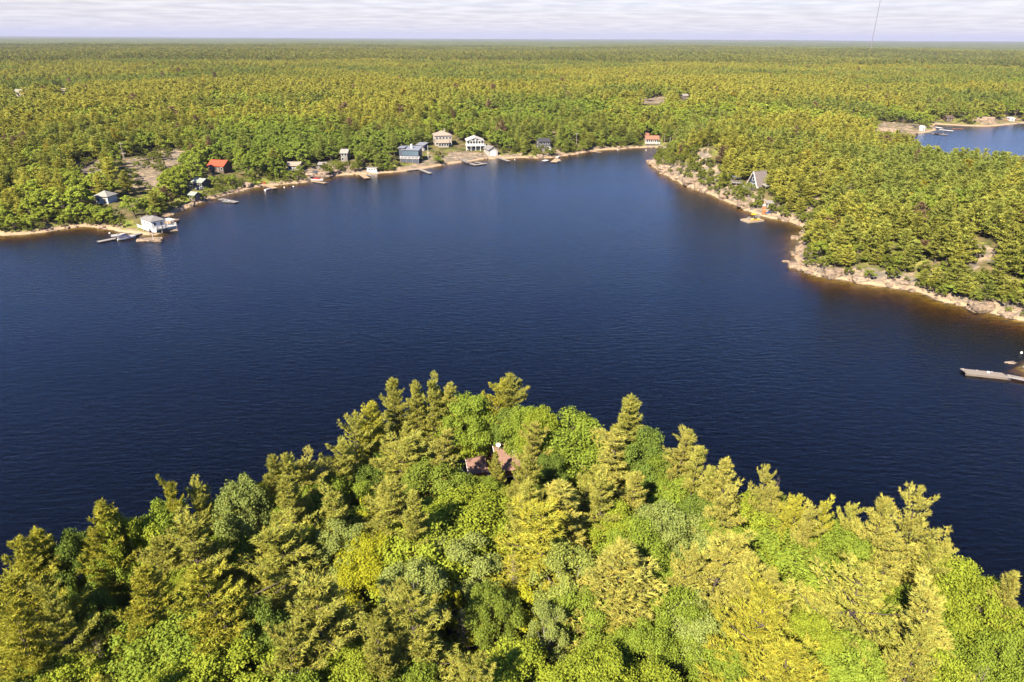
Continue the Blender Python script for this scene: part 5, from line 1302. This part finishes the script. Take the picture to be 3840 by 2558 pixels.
# the largest of each kind are things of their own
x, y = near['P'].T; u, v, dp = project(np.column_stack([x, y, near['z'] + near['H'] * .8]))
size = near['H'] / dp * ((u > -40) & (u < 3880))
CN = [('hip-roofed cottage', 384, 764), ('white lakeside cottage', 520, 850), ('orange-red roofed cottage', 812, 645), ('tan-roofed cottage', 1103, 641), ('modern blue house', 1540, 606),
      ('white chalet', 1783, 563), ('charcoal cottage', 2042, 562), ('red-roofed cottage', 2446, 538), ('A-frame cabin', 2812, 706), ('pale swimming raft', 2822, 822), ('lone islet rock', 2947, 981), ('long granite hump', 3693, 1151), ('left rock clearing', 560, 610), ('right edge granite clearing', 3660, 950), ('far bay point', 3400, 520), ('middle of the right-hand wood', 3300, 760), ('golden cove corner', 3010, 850), ('upper right frame edge', 3830, 760)]
CP = [ground(a, b)[:2] for _, a, b in CN]
take = np.zeros(len(x), bool); cnt = {}
def far_where(p):
    j = int(np.argmin([np.hypot(*(p - c)) for c in CP])); dx, dy = p - CP[j]; d = float(np.hypot(dx, dy))
    hor = 'left' if dx < 0 else 'right'
    w_ = '%s of' % hor if abs(dx) > 2.2 * abs(dy) else (('behind' if dy > 0 else 'in front of') if abs(dy) > 2.2 * abs(dx) else '%s and %s of' % ('behind' if dy > 0 else 'in front', hor))
    return ('close ' if d < 14 else ('' if d < 32 else ('well ' if d < 60 else 'far '))) + w_ + ' the ' + CN[j][0], d
TODO = []
for kind, flag in (('P', True), ('O', False)):
    ids = np.where((near['isP'] == flag) & (size > 0))[0]
    ids = ids[np.argsort(-size[ids])][:298 - TREE_N[kind]]
    for i in ids:
        take[i] = True
        p = near['P'][i]; H, W = near['H'][i], near['W'][i]
        tone = 'yellow' if near['yl'][i] else ('rusty brown' if near['br'][i] else ('olive-yellow' if near['b'][i] > .5 else 'dull green') if flag else ('light green' if near['b'][i] > .5 else 'deep green'))
        sz_ = 'tall' if H > (9.5 if flag else 7.5) else ('small' if H < (6 if flag else 4.8) else 'mid-sized')
        wh_, d_ = far_where(p)
        if flag and near['br'][i] and i % 2:
            o = put_tree('D', MD[i % 2], (p[0], p[1], near['z'][i] - .2), max(W, 3) / 4.2, H / 10, (1, 1, 1), 'x'); nm = 'bare grey dead pine'
        else:
            o = put_tree(kind, MP[i % 5] if flag else MBR[i % 4], (p[0], p[1], near['z'][i] - .2), W / (6.0 if flag else 7.4), H / (12 if flag else 9), near['T'][i], 'x', 'pines on the far shores' if flag else 'broadleaf trees on the far shores')
            nm = '%s %s %s' % (sz_, tone, 'pine' if flag else 'broadleaf tree')
        TODO.append((o, nm + ' ' + wh_, d_))
settle(TODO)
pos = []; idxs = []; scl = []; rot = []; tint = []
def emit(D, mask, base, np_, no_):
    n = int(mask.sum()); P = D['P'][mask]; isP = D['isP'][mask]; H = D['H'][mask]; W = D['W'][mask]
    r = np.random.default_rng(base)
    pos.append(np.column_stack([P, D['z'][mask] - .2])); idxs.append(np.where(isP, base + r.integers(0, np_, n), base + np_ + r.integers(0, no_, n)))
    s = W / np.where(isP, 6.0, 7.4); scl.append(np.stack([s, s * r.uniform(.9, 1.1, n), H / np.where(isP, 12, 9)], 1)); rot.append(r.uniform(0, 6.28, n)); tint.append(D['T'][mask])
emit(near, ~take, 0, 5, 4)
emit(mid, np.ones(len(mid['P']), bool), 9, 4, 4)
Pp, r3 = jitter_grid(-3700, 3700, 1000, 4100, 50, 3)
rp = np.hypot(Pp[:, 0], Pp[:, 1]); Pp = Pp[(rp > 1470) & (rp < 4050) & in_view(Pp, 4)]
n = len(Pp); b = np.clip(fbm(Pp[:, 0] / 300, Pp[:, 1] / 300, 99, 4) * 2.2 - .6, 0, 1)[:, None]
pos.append(np.column_stack([Pp, terr(Pp) - .5])); idxs.append(17 + r3.integers(0, 3, n)); scl.append(np.stack([np.full(n, 1.02)] * 3, 1)); rot.append(r3.integers(0, 4, n) * math.pi / 2 + r3.uniform(-.2, .2, n))
tint.append((np.array([.125, .135, .034]) * (1 - b) + np.array([.178, .178, .038]) * b) * r3.uniform(.88, 1.12, (n, 1)))
# undergrowth of the near wood
Pu, r4 = jitter_grid(-110, 110, -10, 125, 2.6, 4)
du = shore(Pu); hxm = np.ones(len(Pu), bool)
hxm &= np.hypot(Pu[:, 0] - hx, Pu[:, 1] - hy) > 8.5
uu, vv, dd = project(np.column_stack([Pu, np.full(len(Pu), 6.0)]))
hxm &= ~((uu > 1740) & (uu < 1960) & (vv > 1620) & (vv < 1800))
hxm &= (np.hypot(Pu[:, 0], Pu[:, 1]) > 14) & (du > 1.0)
Pu = Pu[hxm]; n = len(Pu)
pos.append(np.column_stack([Pu, terr(Pu) - .2])); idxs.append(5 + r4.integers(0, 4, n)); s = r4.uniform(.35, .75, n); scl.append(np.stack([s * 1.1, s * 1.1, s], 1)); rot.append(r4.uniform(0, 6.28, n))
tint.append(np.array([.16, .175, .025]) * r4.uniform(.6, 1.4, (n, 1)))
# low bushes along every shore
Pb, r5 = jitter_grid(-420, 420, 100, 480, 2.4, 6); db = shore(Pb); ub, vb, qb = project(np.column_stack([Pb, terr(Pb, db)]))
incl = np.zeros(len(Pb), bool)
for poly, rk, gr in CLEAR[:15]: incl |= pip(ub, vb, poly) & (vnoise(Pb[:, 0] / 6, Pb[:, 1] / 6, 77) > .58)
mb = (((db > .9) & (db < 12) & (r5.random(len(Pb)) < .62)) | (incl & (db > 1) & (r5.random(len(Pb)) < .55))) & in_view(Pb)
for (u0, v0, u1, v1, dd_) in KEEP: mb &= ~((ub > u0 - 4) & (ub < u1 + 4) & (vb > v0 - 2) & (vb < v1 + 3))
for poly, rk, gr in CLEAR[3:5]: mb &= ~pip(ub, vb, poly)
Pb = Pb[mb]; n = len(Pb)
pos.append(np.column_stack([Pb, terr(Pb) - .15])); idxs.append(5 + r5.integers(0, 4, n)); s = r5.uniform(.16, .46, n); scl.append(np.stack([s * 1.2, s * 1.2, s], 1)); rot.append(r5.uniform(0, 6.28, n))
tint.append(np.array([.13, .15, .025]) * r5.uniform(.6, 1.3, (n, 1)))

def scatter(name, pos, idxs, scl, rot, tint, coll):
    pos = np.vstack(pos); me_ = bpy.data.meshes.new(name); me_.vertices.add(len(pos)); me_.vertices.foreach_set('co', pos.astype(np.float32).ravel())
    def attr(nm, ty, key, arr): a_ = me_.attributes.new(nm, ty, 'POINT'); a_.data.foreach_set(key, arr)
    attr('which', 'INT', 'value', np.concatenate(idxs).astype(np.int32)); attr('size', 'FLOAT_VECTOR', 'vector', np.vstack(scl).astype(np.float32).ravel())
    r_ = np.concatenate(rot); attr('turn', 'FLOAT_VECTOR', 'vector', np.stack([r_ * 0, r_ * 0, r_], 1).astype(np.float32).ravel())
    t_ = np.vstack(tint); attr('tint', 'FLOAT_COLOR', 'color', np.column_stack([t_, np.ones(len(t_))]).astype(np.float32).ravel())
    o = link(name, me_)
    ng = bpy.data.node_groups.new(name, 'GeometryNodeTree')
    ng.interface.new_socket('Geometry', in_out='INPUT', socket_type='NodeSocketGeometry'); ng.interface.new_socket('Geometry', in_out='OUTPUT', socket_type='NodeSocketGeometry')
    gi = N(ng, 'NodeGroupInput'); go = N(ng, 'NodeGroupOutput'); iop = N(ng, 'GeometryNodeInstanceOnPoints')
    ci = N(ng, 'GeometryNodeCollectionInfo'); ci.inputs['Collection'].default_value = coll; ci.inputs['Separate Children'].default_value = True; ci.inputs['Reset Children'].default_value = True
    def na(nm, ty): x_ = N(ng, 'GeometryNodeInputNamedAttribute', data_type=ty); x_.inputs['Name'].default_value = nm; return x_.outputs['Attribute']
    ng.links.new(gi.outputs[0], iop.inputs['Points']); ng.links.new(ci.outputs[0], iop.inputs['Instance']); iop.inputs['Pick Instance'].default_value = True
    ng.links.new(na('which', 'INT'), iop.inputs['Instance Index']); ng.links.new(na('turn', 'FLOAT_VECTOR'), iop.inputs['Rotation']); ng.links.new(na('size', 'FLOAT_VECTOR'), iop.inputs['Scale'])
    ng.links.new(iop.outputs[0], go.inputs[0])
    md = o.modifiers.new('scatter', 'NODES'); md.node_group = ng
    return o, len(pos)
o, nt_ = scatter('forest', pos, idxs, scl, rot, tint, FC)
tag(o, kind='stuff')
print('forest instances', nt_, 'single', TREE_N)

# ------------------------------------------------------------------ stones along the shore
def seg_pts(line, step, r):
    out = []
    for a, b in zip(line[:-1], line[1:]):
        a = np.array(a); b = np.array(b); L = np.hypot(*(b - a))
        for k in range(max(1, int(L / step))): out.append(a + (b - a) * r.random())
    return np.array(out)
r6 = np.random.default_rng(12)
cand = np.vstack([seg_pts(pen_shore, 1.3, r6), seg_pts(far_shore[:24], 1.6, r6), seg_pts(far_shore[23:], 2.6, r6)])
cand = cand + r6.normal(0, 2.4, cand.shape); cd_ = shore(cand); m = (cd_ > -.8) & (cd_ < 7); cand = cand[m]; cz = terr(cand)
cu, cvv, cdp = project(np.column_stack([cand, cz])); m = (cu > 0) & (cu < 3840)
for (u0, v0, u1, v1, dd_) in KEEP: m &= ~((cu > u0) & (cu < u1) & (cvv > v0) & (cvv < v1))
cand, cz, cdp, cu = cand[m], cz[m], cdp[m], cu[m]
sz = r6.gamma(2.2, .26, len(cand)) + .2; order = np.argsort(-(sz / cdp))
TODO = []
for k in order[:210]:
    p = cand[k]; wh_, d_ = far_where(p)
    lab = '%s granite boulder on the shoreline %s' % ('large' if sz[k] > 1 else ('small' if sz[k] < .6 else 'mid-sized'), wh_)
    o = rock(lab, (p[0], p[1], max(cz[k], 0) + sz[k] * .1), (sz[k] * r6.uniform(.8, 1.5), sz[k], sz[k] * r6.uniform(.45, .8)), group='granite boulders along the shorelines', i=int(k), cat='boulder'); TODO.append((o, lab, d_))
settle(TODO)
rest = order[210:]
RC = bpy.data.collections.new('stone_kinds')
for i in range(6): RC.objects.link(bpy.data.objects.new('s%d' % i, RM[i]))
xs = np.vstack([cand[rest]] + [cand + r6.normal(0, 1.6, cand.shape) for _ in range(3)]); ds_ = shore(xs); xs = xs[(ds_ > -.6) & (ds_ < 6)]; n = len(xs); ss = r6.uniform(.12, .42, n)
o, _ = scatter('shore_stones', [np.column_stack([xs, np.maximum(terr(xs), -.1) + .02])], [r6.integers(0, 6, n)], [np.stack([ss * 1.2, ss, ss * .6], 1)], [r6.uniform(0, 6.28, n)], [np.ones((n, 3)) * .4], RC)
tag(o, kind='stuff')

# ------------------------------------------------------------------ air
m, nt, out = new_mat('haze')
pv = N(nt, 'ShaderNodeVolumePrincipled'); pv.inputs['Color'].default_value = (.36, .39, .54, 1); pv.inputs['Density'].default_value = 5.4e-5; pv.inputs['Anisotropy'].default_value = 0.0
nt.links.new(pv.outputs[0], out.inputs['Volume'])
HAZE = MB().box(-34500, 34500, -1500, 34500, -12.5, 225).build('haze', m); tag(HAZE, kind='stuff')
